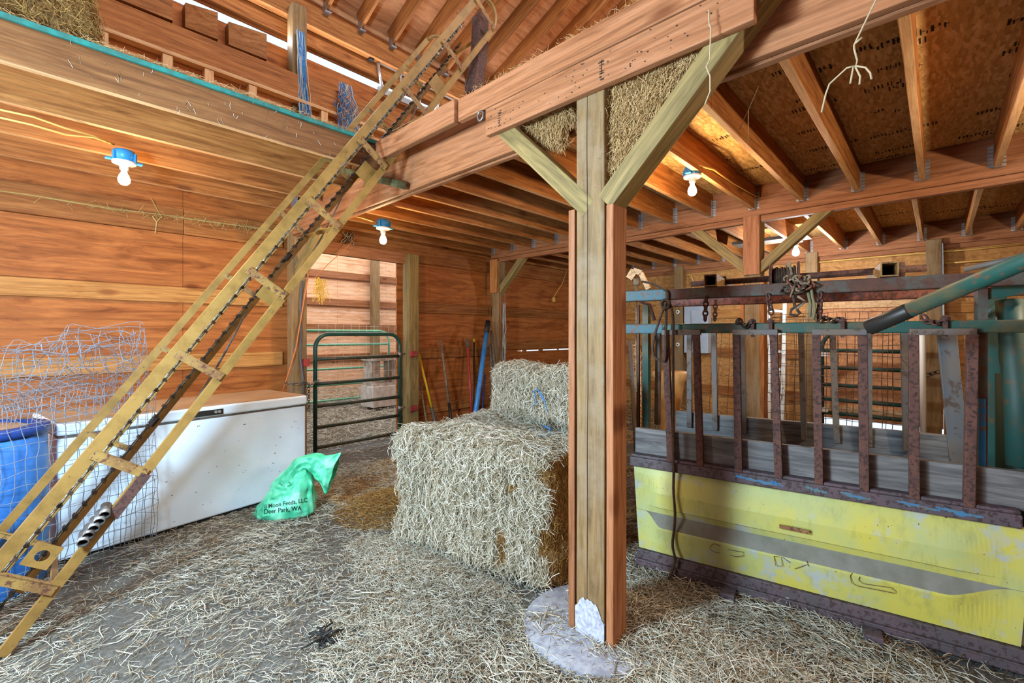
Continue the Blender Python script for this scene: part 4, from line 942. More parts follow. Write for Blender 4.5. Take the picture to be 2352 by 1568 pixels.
# rough heap of straw pulled down against the bale front
def heap(nm, cx, cy, rx, ry, h_, n_, mat, seed, label, lm=(.03, .09), r_=.0012):
    rr_ = np.random.RandomState(seed); a = rr_.uniform(0, 6.283, n_); q = np.sqrt(rr_.uniform(0, 1, n_)); x = cx + rx*q*np.cos(a); y = cy + ry*q*np.sin(a); z = h_*(1-q**1.5)*rr_.uniform(.2, 1, n_)**.4 + .005
    k = (rr_.uniform(0, 1, n_) < 1.05 - q*.6); x, y, z = x[k], y[k], z[k]; n2 = len(x); th_ = rr_.uniform(0, 6.3, n2)
    return tag(strands(nm, np.stack([x, y, z], 1), unit(np.stack([np.cos(th_), np.sin(th_), rr_.normal(0, .3, n2)], 1)), rr_.uniform(lm[0], lm[1], n2), rr_.uniform(.7, 1.3, n2)*r_, M[mat], seed=seed), label, 'straw')
heap('straw_heap', 1.55, 2.15, .30, .75, .09, 9000, 'straw', 31, 'fallen straw banked against the foot of the big bale')
heap('straw_heap', 1.15, 1.75, .35, .5, .05, 6000, 'straw', 32, 'low heap of straw on the floor left of the footing')
heap('straw_heap', 1.75, .55, .5, .4, .07, 6000, 'straw', 33, 'long straw heaped right of the foreground post', (.07, .18), .0015)
heap('straw_heap', 2.05, 3.2, .5, .45, .10, 5000, 'hay_dark', 34, 'brown hay heap beside the big bale and sack', (.04, .1), .0015)
heap('straw_heap', 2.02, 1.05, .42, .38, .07, 5000, 'straw', 35, 'straw pushed over the right half of the footing', (.05, .15), .0018)
heap('straw_heap', 1.72, 1.28, .26, .24, .035, 420, 'straw', 36, 'stray straw lying on the left half of the round footing', (.04, .1), .0014)
# hay packed behind the knee braces of the foreground post
def clump(nm, pts, dep, n_, mat, seed, label, core='bale_core_dark', lm=(.04, .12), dirn=(0, -.5, 1)):
    """a filled polygon (list of pixel corners at plane X=x0) with thickness dep"""
    x0_ = pts[0]; poly = [at(u, v, X=x0_) for u, v in pts[1:]]; ys = [p.y for p in poly]; zs_ = [p.z for p in poly]; rr_ = np.random.RandomState(seed); out = []
    def ins(y, z):
        c = False; j = len(poly)-1
        for i in range(len(poly)):
            if (zs_[i] > z) != (zs_[j] > z) and y < (ys[j]-ys[i])*(z-zs_[i])/(zs_[j]-zs_[i]+1e-9)+ys[i]: c = not c
            j = i
        return c
    while len(out) < n_:
        y, z = rr_.uniform(min(ys), max(ys)), rr_.uniform(min(zs_), max(zs_))
        if ins(y, z): out.append((x0_ + rr_.uniform(-.03, .035), y, z))
    P_ = np.array(out); D_ = unit(np.array(dirn)[None]*1.0 + rr_.normal(0, .55, (n_, 3)))
    e = empty(nm, P_.mean(0), label, 'hay'); cen = Vector(P_.mean(0))
    m_ = MB(); ring = []
    for k_, (a_, b_) in enumerate(zip(poly, poly[1:]+poly[:1])):
        for f in (0, .33, .66): q = a_.lerp(b_, f); q = q.lerp(cen, .10); ring.append(q + noise.noise_vector(q*20)*.012)
    m_.loft([[cen + Vector((.02, 0, 0))]*len(ring) if False else [q.lerp(cen, .9) + Vector((.0, 0, 0)) for q in ring], [q + Vector((.02, 0, 0)) for q in ring], [q + Vector((dep, 0, 0)) for q in ring]], True, False)
    child_world(m_.build('hay_core', M[core]), e); strands('hay_stalks', P_, D_, rr_.uniform(lm[0], lm[1], n_), rr_.uniform(.7, 1.3, n_)*.0012, M[mat], seed=seed, par=e); return e
clump('packed_hay', [1.80, (1392, 212), (1500, 165), (1600, 118), (1628, 140), (1560, 220), (1480, 330), (1420, 420), (1398, 440)], .06, 6500, 'hay_gold', 41, 'wedge of dry hay packed above the right brace of the foreground post')
clump('packed_hay', [1.80, (1396, 420), (1425, 405), (1412, 460), (1396, 475)], .03, 300, 'hay_gold', 43, 'few hay stalks trailing down beside the foreground post')
clump('packed_hay', [1.84, (1172, 305), (1235, 262), (1300, 235), (1320, 228), (1318, 270), (1292, 290), (1296, 330), (1255, 345), (1212, 328)], .06, 2600, 'hay_gold', 42, 'tuft of dry hay stuffed above the left brace of the foreground post', dirn=(0, -.2, 1))
lb = bale('hay_bale', [(.02, 3.21), (.46, 3.21), (.46, 3.7), (.02, 3.7)], .40, 2.895, 'dark golden bale end on the loft deck at the top left corner', 7000, 'bale_core_dark', 'hay_dark', 23, .04, .10, .0014, .05)
lb.location.x = at(95, 50, Y=3.21).x - .05
rr_ = np.random.RandomState(9); n_ = 1500; x = rr_.uniform(-.3, 1.8, n_); P_ = np.stack([x, 3.16 + rr_.uniform(-.03, .06, n_), H(1.488) + rr_.uniform(0, .02, n_)], 1)
tag(strands('deck_chaff', P_, unit(rr_.normal(size=(n_, 3))*np.array([1, .6, .35])), rr_.uniform(.02, .06, n_), np.full(n_, .0011), M['hay_gold'], seed=9), 'chaff strewn along the teal loft edge', 'hay')
n_ = 900; y = rr_.uniform(.5, 2.8, n_); P_ = np.stack([1.72 + rr_.uniform(-.02, .08, n_), y, H(1.366) + rr_.uniform(0, .02, n_)], 1)
tag(strands('deck_chaff', P_, unit(rr_.normal(size=(n_, 3))*np.array([1, 1, .6])), rr_.uniform(.02, .06, n_), np.full(n_, .001), M['hay_gold'], seed=10), 'chaff along the top edge of the girder boards', 'hay')
n_ = 60; P_ = np.stack([rr_.uniform(0, 1.8, n_), np.full(n_, 3.143), rr_.uniform(H(1.26), H(1.5), n_)], 1)
tag(strands('stuck_straws', P_, unit(np.stack([rr_.normal(0, .4, n_), rr_.normal(0, .2, n_), -np.ones(n_)], 1)), rr_.uniform(.015, .045, n_), np.full(n_, .0013), M['straw'], seed=12), 'stray straws stuck on the loft rim board', 'straw')
# ================================================================ things hanging and lying
def sticks(name, lists, r, mat, label, cat, X=None):
    m_ = MB()
    for l in lists: m_.tube([at(u, v, X=X) for u, v in l], r if not isinstance(r, tuple) else list(np.linspace(r[0], r[1], len(l))), 6)
    return tag(m_.build(name, mat), label, cat)
cw = plain('chalky pale twig', 'A89878', .7)
sticks('dusty_string', [[(2040, -60), (2012, 0), (1985, 55), (1962, 103), (1962, 112), (1969, 139)], [(1964, 100), (1980, 86)]], .0027, cw, 'bent dusty string hanging from the deck at upper right', 'string', 1.75)
sticks('dusty_string', [[(1969, 139), (1966, 150), (1945, 156)], [(1887, 258), (1897, 215), (1905, 193), (1945, 156), (1962, 151), (1988, 155), (1999, 168), (2002, 182)], [(1960, 153), (1953, 192)], [(1965, 154), (1976, 176), (1974, 194)]], .0027, cw, 'forked dusty string with drooping ends below the bent one', 'string', 1.75)
sticks('dusty_string', [[(1627, 22), (1629, 56), (1633, 64), (1630, 138), (1622, 153), (1631, 175), (1631, 210), (1619, 240)]], .0026, cw, 'crooked pale string dangling over the right brace', 'string', 1.66)
sticks('dusty_string', [[(1718, 330), (1719, 252), (1697, 300)], [(1719, 252), (1760, 156)]], .0022, cw, 'thin pale stalk hanging below the joist near the right bulb', 'string', 2.6)
o = sticks('rope', [[(1535, 690), (1537, 760), (1546, 850), (1548, 950), (1547, 1050), (1549, 1100), (1545, 1200), (1550, 1270), (1532, 1345), (1545, 1380), (1562, 1402), (1600, 1432)]], .0085, M['rope'], 'dark rope hanging from the chute down to the straw', 'rope', None) if False else None
# footing
ft = empty('concrete_footing', (1.85, 1.20, 0), 'round concrete footing under the foreground post', 'footing')
m = MB(); prof = [(0, -.05), (.335, -.05), (.34, .016), (.33, .026), (0, .03)]; m.lathe((0, 0, 0), prof, 48)
o = m.build('footing_disc', M['concrete'], ft)
m = MB(); rnd = random.Random(17); c = at(745, 1465, Z=.03)
for k in range(9):
    a = rnd.uniform(0, 6.28); L_ = rnd.uniform(.05, .13); pts = [c + Vector((math.cos(a)*L_*f*1.0 + rnd.uniform(-.015, .015), math.sin(a)*L_*f + rnd.uniform(-.015, .015), .012*math.sin(f*3)+.005)) for f in np.linspace(-.7, 1, 7)]
    m.tube(pts, rnd.uniform(.003, .006), 5)
tag(m.build('black_plastic_scrap', M['black']), 'crumpled black plastic scrap lying on the straw, lower left centre', 'scrap')
# tool handles against the left wall
def tool(name, top, bot, r, mats, label, tip=None, grip=None, ztop=5.18, ybot=4.98, seg=8):
    e_b = at(*bot, Y=ybot); e_t = at(*top, Y=ztop); e = empty(name, (e_b.x, e_b.y, max(0, e_b.z)), label, 'tool'); d = (e_b - e_t)
    m_ = MB(); a = e_t if not grip else e_t.lerp(e_b, grip[0]); low = at(*bot, Y=ybot)
    ext = low + d.normalized()*(max(0, low.z - .03) / max(.2, -d.normalized().z)) if low.z > .03 else low
    b = ext if not tip else low
    m_.tube([a, b], r, seg); child_world(m_.build('handle', mats[0]), e)
    if grip: m_ = MB(); m_.tube([e_t, a], r*1.15, seg); child_world(m_.build('grip', grip[1]), e)
    if tip: m_ = MB(); m_.tube([b, ext], r*1.25, seg); m_.box(ext - Vector((.05, .01, 0)), ext + Vector((.05, .01, .09))); child_world(m_.build('tool_head', tip), e)
    return e
tool('fork', (962, 812), (991, 935), .016, [M['yellowhandle']], 'yellow-handled fork leaning right of the doorway post', M['greymetal'])
tool('pry_bar', (966, 880), (978, 960), .013, [M['greywood']], 'short grey stick half behind the yellow-handled fork', None)
tool('pitchfork', (1012, 778), (1031, 925), .016, [M['greywood']], 'grey wooden-handled pitchfork alone on the wall', M['blackmetal'])
tool('shovel', (1073, 778), (1083, 945), .018, [M['red']], 'red-handled tool left of the blue pipe', None, (.12, M['greymetal']))
tool('rake', (1089, 778), (1088, 925), .012, [M['blackmetal']], 'thin black-handled tool with a yellow end, beside the red one', None, (.05, M['yellowhandle']))
tool('blue_pole', (1121, 738), (1092, 950), .034, [M['blue_pipe']], 'thick blue pole with black grip leaning by the wall', None, (.14, M['black']), 4.9, 4.5, 14)
tool('hoe', (1114, 860), (1108, 945), .012, [M['blue_rim']], 'slim dark blue and red rod right of the blue pole', None, None, 5.0, 4.8)
for (a, b, lb_) in (((1126, 790), (1131, 935), 'left'), ((1129, 760), (1143, 935), 'middle'), ((1131, 790), (1152, 935), 'right')):
    tool('wooden_stake', a, b, .021, [M['greywood']], lb_ + ' of three grey wooden stakes bunched beside the wall post', None, None, 4.9, 4.7)
twine_hank('twine_hank', at(1158, 697, X=4.99), at(1157, 865, X=4.99), [M['twine_white'], M['rope_pale'], M['galv']], 40, .03, 'pale twine hank hanging on the wall post beside the stakes', 13, .09, .03)
m = MB(); m.tube([at(u, v, Y=YW-.1) for u, v in ((1305, 612), (1292, 650), (1272, 682))], .006, 5); m.box(at(1272, 688, Y=YW-.1)-Vector((.02, .02, .04)), at(1272, 688, Y=YW-.1)+Vector((.02, .02, .04)))
tag(m.build('pull_cord', M['cable_yellow']), 'cord end with a small plug hanging on the far left wall', 'cord')
# ================================================================ cattle squeeze chute
C0 = Vector((2.53, 1.32, 0)); E1 = Vector((.170, -.9854, 0)); E2 = Vector((.9854, .170, 0))
def ch(s, t, z): return C0 + E1*s + E2*t + Vector((0, 0, z))
def cp(u, v, t=0): return at(u, v, P=(C0 + E2*t, E2))
def cs(u, v, t=0): p = cp(u, v, t) - C0; return p.dot(E1), p.z
RC = Matrix((E1, E2, Vector((0, 0, 1)))).transposed().to_4x4(); RC.translation = C0
SE = 2.6                                                    # the chute runs on past the right edge of the frame
chute = empty('cattle_chute', C0, 'long cattle squeeze chute with a yellow lower side and rusty barred upper side', 'cattle chute')
def cpart(m, nm, mt, bev=0):
    o = m.build(nm, mt, None, bev); child_world(o, chute); return o
# yellow side: pressed sheet with an outward fold
SP = cs(2343, 1300)[0]; m = MB(); rings = []; ns = 110
for i in range(ns + 1):
    f = i / ns; win = min(1, max(0, (f - .03) / .06)) * min(1, max(0, (.985 - f) / .14)); win = win*win*(3-2*win)
    lb = .345 - .070*win
    prof = [(.606, -.002), (.56, -.006 - .012*win), (.47, -.008 - .028*win), (.385, -.010 - .020*win), (.378, -.010 - .012*win), (.346, -.010), (lb, -.012 - .034*win), (lb - .012, -.012 - .034*win), (.17, -.012 - .012*win), (.116, -.010), (.116, .004), (.606, .010)]
    ring = []
    for z, t in prof: s_ = f*SP; s_ += (-.035 if f < .5 else .03)*(z-.116)/.49*abs(1-2*f)**6; ring.append(ch(s_, t + .0025*noise.noise(Vector((s_*3, z*6, 1))), z))
    rings.append(ring)
m.loft(rings, smooth=False); ys = cpart(m, 'side_panel', [M['yellow_panel'], plain('grey band on the pressed ledge', '75756C', .9, var='67675C')])
for i, p_ in enumerate(ys.data.polygons):  # one profile strip coloured grey along the ledge
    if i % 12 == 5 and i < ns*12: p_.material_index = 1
m = MB(); rnd = random.Random(6)
def mark(u, v, w_, h_, jag=4):
    s_, z = cs(u, v, -.05); tt = -.026 if z < .17 else (-.042 if z < .25 else -.048)
    c = ch(cs(u, v, tt)[0], tt, cs(u, v, tt)[1]); pts = [c + E1*math.cos(a)*w_*rnd.uniform(.4, 1) + Vector((0, 0, math.sin(a)*h_*rnd.uniform(.4, 1))) for a in np.linspace(0, 2*math.pi, 9)[:-1]]
    m.add(pts, [tuple(range(8))[::-1]])
for i in range(90):
    u = rnd.uniform(1500, 2330); f = (u-1468)/(2323-1468); v = (1253+f*204) - abs(rnd.gauss(0, 16)) - 3; mark(u, v, rnd.uniform(.002, .009), rnd.uniform(.002, .005))
for i in range(20):
    u = rnd.uniform(1480, 1760); f = (u-1468)/855; v = 1150 + f*250 + rnd.uniform(20, 80); mark(u, v, rnd.uniform(.001, .006), rnd.uniform(.001, .004))
cpart(m, 'rust_chips', M['rust']).parent = None
o = [x for x in bpy.data.objects if x.name.startswith('rust_chips')][0]; child_world(o, ys)
def outline(pxs, r=.0014, t=-.047): mm_ = MB(); mm_.tube([cp(u, v, t) for u, v in pxs], r, 4); return mm_
for pxs in ([(1655, 1254), (1640, 1248), (1631, 1255), (1631, 1262), (1642, 1268), (1655, 1270)], [(1672, 1262), (1708, 1268), (1708, 1276), (1690, 1278), (1676, 1274)], [(1777, 1277), (1795, 1279), (1797, 1300), (1782, 1299), (1778, 1277)], [(1797, 1279), (1815, 1292)], [(1825, 1306), (1855, 1296)], [(1853, 1288), (1858, 1300)],
            [(1958, 1316), (1953, 1322), (1956, 1338), (1968, 1345), (2055, 1362), (2056, 1356), (2048, 1352)], [(1975, 1324), (1972, 1332), (1982, 1340), (2052, 1350)]):
    o = outline(pxs).build('stamped_letter', M['rust']); child_world(o, ys)
m = MB(); m.box((cs(1790, 1206, -.05)[0], -.058, cs(1790, 1206, -.05)[1]-.012), (cs(1858, 1212, -.05)[0], -.050, cs(1790, 1206, -.05)[1]+.006), RC); m.mi = 1
o = m.build('latch_slot', [M['yellow_rust'], M['black']]); child_world(o, ys)
m = MB(); m.mi = 0; m.box((-.01, -.030, .055), (SE, .02, .113), RC); m.box((-.01, -.042, .018), (SE, .03, .056), RC); m.box((-.02, -.05, .055), (SE, .012, .063), RC); cpart(m, 'sill_rail', M['purple_rust'], .004)
for u in (1675, 2003):
    s_ = cs(u, 1420, -.05)[0]; m = MB(); m.box((s_-.035, -.13, -.04), (s_+.035, .05, .045), RC); cpart(m, 'foot_plate', M['purple_rust'], .003)
m = MB(); m.box((-.05, -.035, .606), (SP, .05, .662), RC); m.box((-.05, -.018, .655), (SP, .075, .675), RC); cpart(m, 'ledge_rail', M['purple_rust'], .006)
rnd = random.Random(9)
for a, b in ((1690, 1790), (1770, 1800), (1850, 1900), (1930, 2000), (2060, 2160), (2150, 2260)):
    m = MB(); sa, sb = cs(a, 1100, -.036)[0], cs(b, 1100, -.036)[0]; k = 14; up_, lo_ = [], []
    for i in range(k+1): f = i/k; up_.append(ch(sa+(sb-sa)*f, -.0365, .652 - .008*rnd.random() - .012*f)); lo_.append(ch(sa+(sb-sa)*f, -.0365, .640 - .014*rnd.random()*math.sin(f*3.1) - .012*f))
    m.loft([up_, lo_], caps=False, smooth=False, closed_ring=False); cpart(m, 'blue_paint_patch', M['blue_paint'])
def plank(t, z0_, z1_, sa, sb, nm='side_plank', mt='greyplank', th=.038):
    o = timber(nm, M[mt], ch(sa, t, (z0_+z1_)/2), ch(sb, t, (z0_+z1_)/2), th, z1_-z0_, (0, 0, 1)); child_world(o, chute); return o
plank(.055, .66, .825, -.04, SE); plank(.80, cs(2178, 1062, .78)[1], cs(2000, 984, .78)[1], .02, 1.60)
m = MB(); m.box((-.05, .76, .02), (SE, .80, .55), RC); cpart(m, 'far_side_sheet', M['purple_rust'])
m = MB(); m.box((0, .77, .60), (1.9, .83, .66), RC); cpart(m, 'far_ledge_rail', M['rust'])
m = MB(); m.box((0, .02, -.0), (SE, .78, .06), RC); cpart(m, 'chute_floor', M['greyplank'])
bars = [(1530, 1541), (1600, 1609), (1692, 1697), (1777, 1789), (1875, 1881), (1981, 1985), (2097, 2100), (2232, 2225)]
for k, (ut, ub) in enumerate(bars):
    p0 = ch(cs(ub, 1090, -.01)[0], -.008, .64); p1 = ch(cs(ut, 760, .03)[0], .022, 1.40); m = MB(); m.bar(p0, p1, .036, .036, E2); cpart(m, 'side_bar', M['rust'], .003)
for a, b in ((0, 1), (2, 3), (4, 5), (6, 7)):
    p0 = ch(cs(bars[a][0]-9, 757, .02)[0], .018, 1.412); p1 = ch(cs(bars[b][0]+10, 757, .02)[0], .018, 1.412); m = MB(); m.bar(p0, p1, .036, .030); cpart(m, 'bar_cap', M['greymetal'], .003)
def crail(nm, t, z, s0_, s1_, w_, h_, mt, bev=.006): m = MB(); m.bar(ch(s0_, t, z), ch(s1_, t, z), w_, h_); return cpart(m, nm, mt, bev)
crail('top_rail', .06, 1.435, -.25, SE, .05, .055, M['teal']); crail('top_rail', .72, 1.45, -.1, 2.0, .045, .045, M['teal'])
crail('upper_beam', .02, 1.635, -.30, SE, .055, .062, M['rust_teal']); crail('upper_beam', .74, 1.635, .0, SE, .055, .06, M['rust_red'])
crail('upper_beam_end', .02, 1.635, -.32, .16, .058, .065, M['teal_end']); crail('top_rail_end', .06, 1.435, -.27, .13, .054, .059, M['teal_end'])
fbars = [(1513, 1510, 20), (1584, 1584, 12), (1640, 1643, 12), (1705, 1709, 10), (1840, 1847, 14), (1912, 1922, 12), (1995, 1995, 12), (2076, 2083, 13)]
for ut, ub, wd in fbars:
    p0 = ch(cs(ub, 960, .77)[0], .77, .72); p1 = ch(cs(ut, 765, .73)[0], .73, 1.44); m = MB(); m.bar(p0, p1, .034, wd*.0028, E2); cpart(m, 'far_side_bar', M['greymetal'], .003)
m = MB(); m.bar(cp(2206, 1068, .55), cp(2172, 768, .5), .03, .075, E2) if False else None
m = MB(); a, b = cp(2205, 1075, .45), cp(2174, 765, .45); m.bar(a, b, .075, .02, E2); cpart(m, 'slanted_slat', M['greymetal'], .003)
# cross tubes with open ends, winch shaft, drum
for u, v in ((1632, 651), (2043, 627)):
    s_ = cs(u, v, -.02)[0]; z = 1.70; m = MB(); o1_, i1_ = .033, .027
    ring = lambda q, t: [ch(s_+a*q, t, z+b*q) for a, b in ((-1, -1), (1, -1), (1, 1), (-1, 1))]
    m.loft([ring(i1_, .80), ring(i1_, -.03), ring(o1_, -.03), ring(o1_, .80), ring(i1_, .80)], caps=False, smooth=False); cpart(m, 'cross_tube', M['yellow_rust'])
sh0 = at(1588, 652, P=(C0+E2*.30, E2)); sh1 = at(2128, 615, P=(C0+E2*.30, E2)); shd = (sh1-sh0)
m = MB(); m.tube([sh0, sh1], .018, 12); cpart(m, 'winch_shaft', M['rust'])
for f, r, w_ in ((.10, .032, .09), (.155, .040, .03), (.40, .04, .02), (.83, .034, .05), (.88, .045, .05)):
    m = MB(); m.tube([sh0+shd*f, sh0+shd*(f+w_/shd.length)], [r, r*.8], 12); cpart(m, 'shaft_collar', M['rust'])
for f in (.39, .51): m = MB(); m.tube([sh0+shd*f, sh0+shd*(f+.012)], .085, 18); cpart(m, 'drum_flange', M['rust'])
m = MB(); rnd = random.Random(12)
for k in range(9): c = sh0+shd*(.405+.011*k); m.tube([c + Vector((0, 0, 1))*math.sin(a)*(.05+.008*rnd.random()) + E2*math.cos(a)*.05 + E1*a*.003 for a in np.linspace(0, 6.28, 12)], .008, 5)
cpart(m, 'wound_rope', M['rope'])
def pr(pts, t): return [cp(u, v, t) for u, v in pts]
def rope(nm, pts, r, mat, label, t=-.02, cat='rope'):
    m = MB(); raw = [cp(p[0], p[1], p[2] if len(p) > 2 else t) for p in pts]; fine = []
    for i in range(len(raw)-1):
        a, b, c, d = raw[max(0, i-1)], raw[i], raw[i+1], raw[min(len(raw)-1, i+2)]
        for k in range(6): q = k/6; fine.append(.5*((2*b)+(c-a)*q+(2*a-5*b+4*c-d)*q*q+(-a+3*b-3*c+d)*q**3) + noise.noise_vector(b*9+Vector((q, 0, 0)))*.003)
    fine.append(raw[-1]); m.tube(fine, r, 7); return tag(m.build(nm, mat), label, cat)
rope('rope', [(1475, 647, .2), (1500, 652, .1), (1524, 664, 0), (1534, 672), (1534, 690), (1528, 702, -.04), (1516, 730, -.04), (1504, 770, -.03), (1499, 800, -.03), (1504, 820, -.03), (1518, 828), (1527, 824), (1529, 780), (1531, 700)], .0075, M['rope'], 'dark rope knotted over the chute end and hanging in a loop')
rope('rope', [(1529, 690), (1540, 700), (1546, 730), (1546, 800, -.03), (1546, 950, -.05), (1547, 1060, -.05), (1547, 1120, -.06), (1550, 1190, -.07), (1545, 1250, -.06), (1550, 1290, -.06), (1533, 1340, -.10), (1536, 1370, -.13), (1552, 1398, -.16), (1580, 1422, -.20)], .0075, M['rope'], 'long dark rope hanging down the yellow chute side to the straw')
rope('rope_end', [(1580, 1420, -.20), (1610, 1436, -.21), (1650, 1448, -.22)], .0085, plain('navy braided rope', '2E3458', .8, var='6A6E90', scale=80), 'navy braided rope end lying on the straw by the footing')
m = MB(); rnd = random.Random(1)
for k in range(5): c = cp(1529, 698, -.03); m.tube([c + E1*math.cos(a+k)*.022 + Vector((0, 0, math.sin(a+k)*.026)) + E2*math.sin(2*a+k)*.015 for a in np.linspace(0, 5, 9)], .008, 6)
tag(m.build('rope_knot', M['rope']), 'dark knot where both ropes cross the chute end', 'knot')
tg = empty('tangled_rope', cp(1835, 660, .05), 'tangle of dusty ropes hung over the winch drum in the middle of the chute', 'rope')
m = MB(); rnd = random.Random(22); c0_ = cp(1835, 655, -.03)
for k in range(26):
    a0, ph = rnd.uniform(0, 6), rnd.uniform(0, 6); rx, rz = rnd.uniform(.012, .05), rnd.uniform(.012, .035); c = c0_ + E1*rnd.uniform(-.035, .035) + Vector((0, 0, rnd.uniform(-.03, .03)))
    m.mi = rnd.choice((0, 0, 1, 2)); m.tube([c + E1*math.cos(a+a0)*rx + Vector((0, 0, math.sin(a+ph)*rz)) + E2*math.sin(a*1.7+ph)*.03 for a in np.linspace(0, 5, 11)], .0055, 5)
child_world(m.build('rope_coils', [M['rope'], M['rope_pale'], M['rust_red']]), tg)
for pts, mt in (([(1810, 615), (1815, 640), (1822, 680), (1826, 705), (1838, 720), (1830, 725), (1815, 722), (1818, 710), (1850, 692)], 'rope'), ([(1860, 640), (1866, 680), (1872, 710), (1868, 735)], 'hose_green'), ([(1856, 672), (1862, 700), (1860, 728)], 'hose_green'), ([(1832, 680), (1850, 692), (1826, 712)], 'rope_pale'), ([(1805, 612), (1812, 600), (1818, 632)], 'rope_pale')):
    m = MB(); m.tube([cp(u, v, -.03) for u, v in pts], .007, 6); child_world(m.build('hanging_strand', M[mt]), tg)
for (u0, v0, u1, v1, t, nm) in ((1622, 682, 1619, 744, -.01, 'first'), (1644, 690, 1641, 742, .5, 'x'), (1764, 676, 1773, 728, -.01, 'x'), (1884, 672, 1881, 740, -.01, 'x')):
    where = {1622: 'left end of the winch shaft', 1644: 'square tube left of the middle post', 1764: 'rusty clamp on the top rail', 1884: 'right of the tangled ropes'}[u0]
    tag(chain('hanging_chain', [cp(u0, v0, t), cp(u1, v1, t)], .026, .0055, M['rust'], None), 'short rusty chain hanging between chute rails, ' + where, 'chain')
for pts, nm in (([(1692, 742), (1697, 733), (1706, 746), (1716, 748), (1726, 737), (1730, 746)], 'loose chain lying on the top rail above the third bar'), ([(1880, 738), (1895, 730), (1912, 737), (1925, 733), (1938, 738)], 'loose chain heaped on the top rail right of the tangled ropes'), ([(2118, 724), (2130, 738), (2150, 742), (2172, 738), (2180, 728)], 'rusty chain wrapped on the top rail near the green lever')):
    tag(chain('loose_chain', [cp(u, v, .02) for u, v in pts], .024, .0055, M['chain'] if 'rusty' not in nm else M['rust'], None), nm, 'chain')
for u in (1729, 1770, 1935, 2170):
    m = MB(); s_ = cs(u, 740, .03)[0]; m.box((s_-.008, .015, 1.385), (s_+.008, .04, 1.485), RC); m.tube([ch(s_-.016, .02, 1.468), ch(s_+.016, .02, 1.468)], .009, 8); cpart(m, 'rail_clamp', M['rust'])
# left end frame of the chute
for u, w_, mt in ((1485, .045, 'teal'), (1466, .02, 'rustwire')): 
    s_ = cs(u, 850, .60)[0]; m = MB(); m.bar(ch(s_, .6, .05), ch(s_, .6, 1.62), w_, w_); cpart(m, 'end_upright', M[mt])
m = MB(); m.tube(pr([(1503, 735), (1493, 700), (1470, 692)], .5), .012, 6); cpart(m, 'end_latch', M['rust'])
m = MB(); m.bar(cp(1446, 640, .35), cp(1458, 621, .35), .03, .05); m.bar(cp(1456, 621, .35), cp(1474, 627, .35), .03, .035); m.bar(cp(1472, 627, .35), cp(1490, 664, .35), .03, .03); tag(m.build('wooden_bracket', M['pale']), 'pale wooden A-shaped bracket standing on the left end of the chute', 'bracket')
m = MB(); m.tube([cp(1462, 640, .33), cp(1462, 655, .33)], .022, 10); tag(m.build('pulley', M['rope_pale']), 'dusty pulley hanging from the pale wooden bracket', 'pulley')
m = MB(); m.tube(pr([(1461, 655), (1462, 720), (1461, 800), (1462, 900)], .33), .006, 6); tag(m.build('pulley_rope', M['rope_pale']), 'thin twisted rope hanging from the pulley at the chute left end', 'rope')
# right end: head gate, lever
tc = ch(cs(2255, 880, .09)[0], .09, 0)
m = MB(); m.box((cs(2243, 880, .09)[0], .07, .70), (cs(2266, 880, .09)[0], .13, 1.62), RC); cpart(m, 'head_gate_post', M['rust_teal'])
m = MB(); m.box((cs(2246, 880, .07)[0], .060, .72), (cs(2263, 880, .07)[0], .07, 1.12), RC); cpart(m, 'blue_post_face', M['blue_paint'])
m = MB(); s_ = cs(2277, 880, .35)[0]; m.box((s_-.03, .32, .2), (s_+.045, .38, 1.6), RC); cpart(m, 'head_gate_post', M['tealclean'])
m = MB(); s0_, s1_ = cs(2292, 950, .22)[0], cs(2346, 950, .22)[0] + .12; rings = []
for i in range(13):
    f = i/12; b_ = math.sin(f*math.pi)*.05; rings.append([ch(s0_+(s1_-s0_)*f, .24-b_, .30), ch(s0_+(s1_-s0_)*f, .24-b_, 1.22 + .06*f), ch(s0_+(s1_-s0_)*f, .26-b_, 1.22 + .06*f), ch(s0_+(s1_-s0_)*f, .26-b_, .30)])
m.loft(rings); cpart(m, 'head_gate_wing', M['tealclean'])
m = MB(); m.tube([cp(2318, 690, .2), cp(2322, 760, .18), cp(2336, 900, .14), cp(2345, 1070, .12)], .045, 14); cpart(m, 'head_gate_tube', M['tealclean'])
m = MB(); m.bar(cp(2258, 676, .12), cp(2420, 652, .12), .06, .05); cpart(m, 'head_gate_header', M['teal'])
m = MB(); m.tube([cp(2262, 725, .3), cp(2295, 695, .3)], .014, 8); cpart(m, 'head_gate_strut', M['teal'])
m = MB(); m.tube([cp(2215, 619, -.05), cp(2352, 588, -.12)], .012, 8); tag(m.build('grey_hose', M['greymetal']), 'dusty grey hose above the green lever at the right edge', 'hose')
lv = empty('lever', at(1998, 752, D=1.80), 'long green steel lever with black taped end crossing the chute top right', 'lever')
lp0, lp1 = at(1996, 752, D=1.80), at(2358, 598, D=1.42); ld = (lp1-lp0).normalized(); m = MB(); m.tube([lp0+ld*.12, lp1+ld*.7], .028, 16); child_world(m.build('lever_tube', M['teal']), lv)
m = MB(); m.tube([lp0-ld*.004, lp0, lp0+ld*.14, lp0+ld*.145], [.026, .0305, .0295, .0285], 16); child_world(m.build('taped_end', M['blackmetal']), lv)
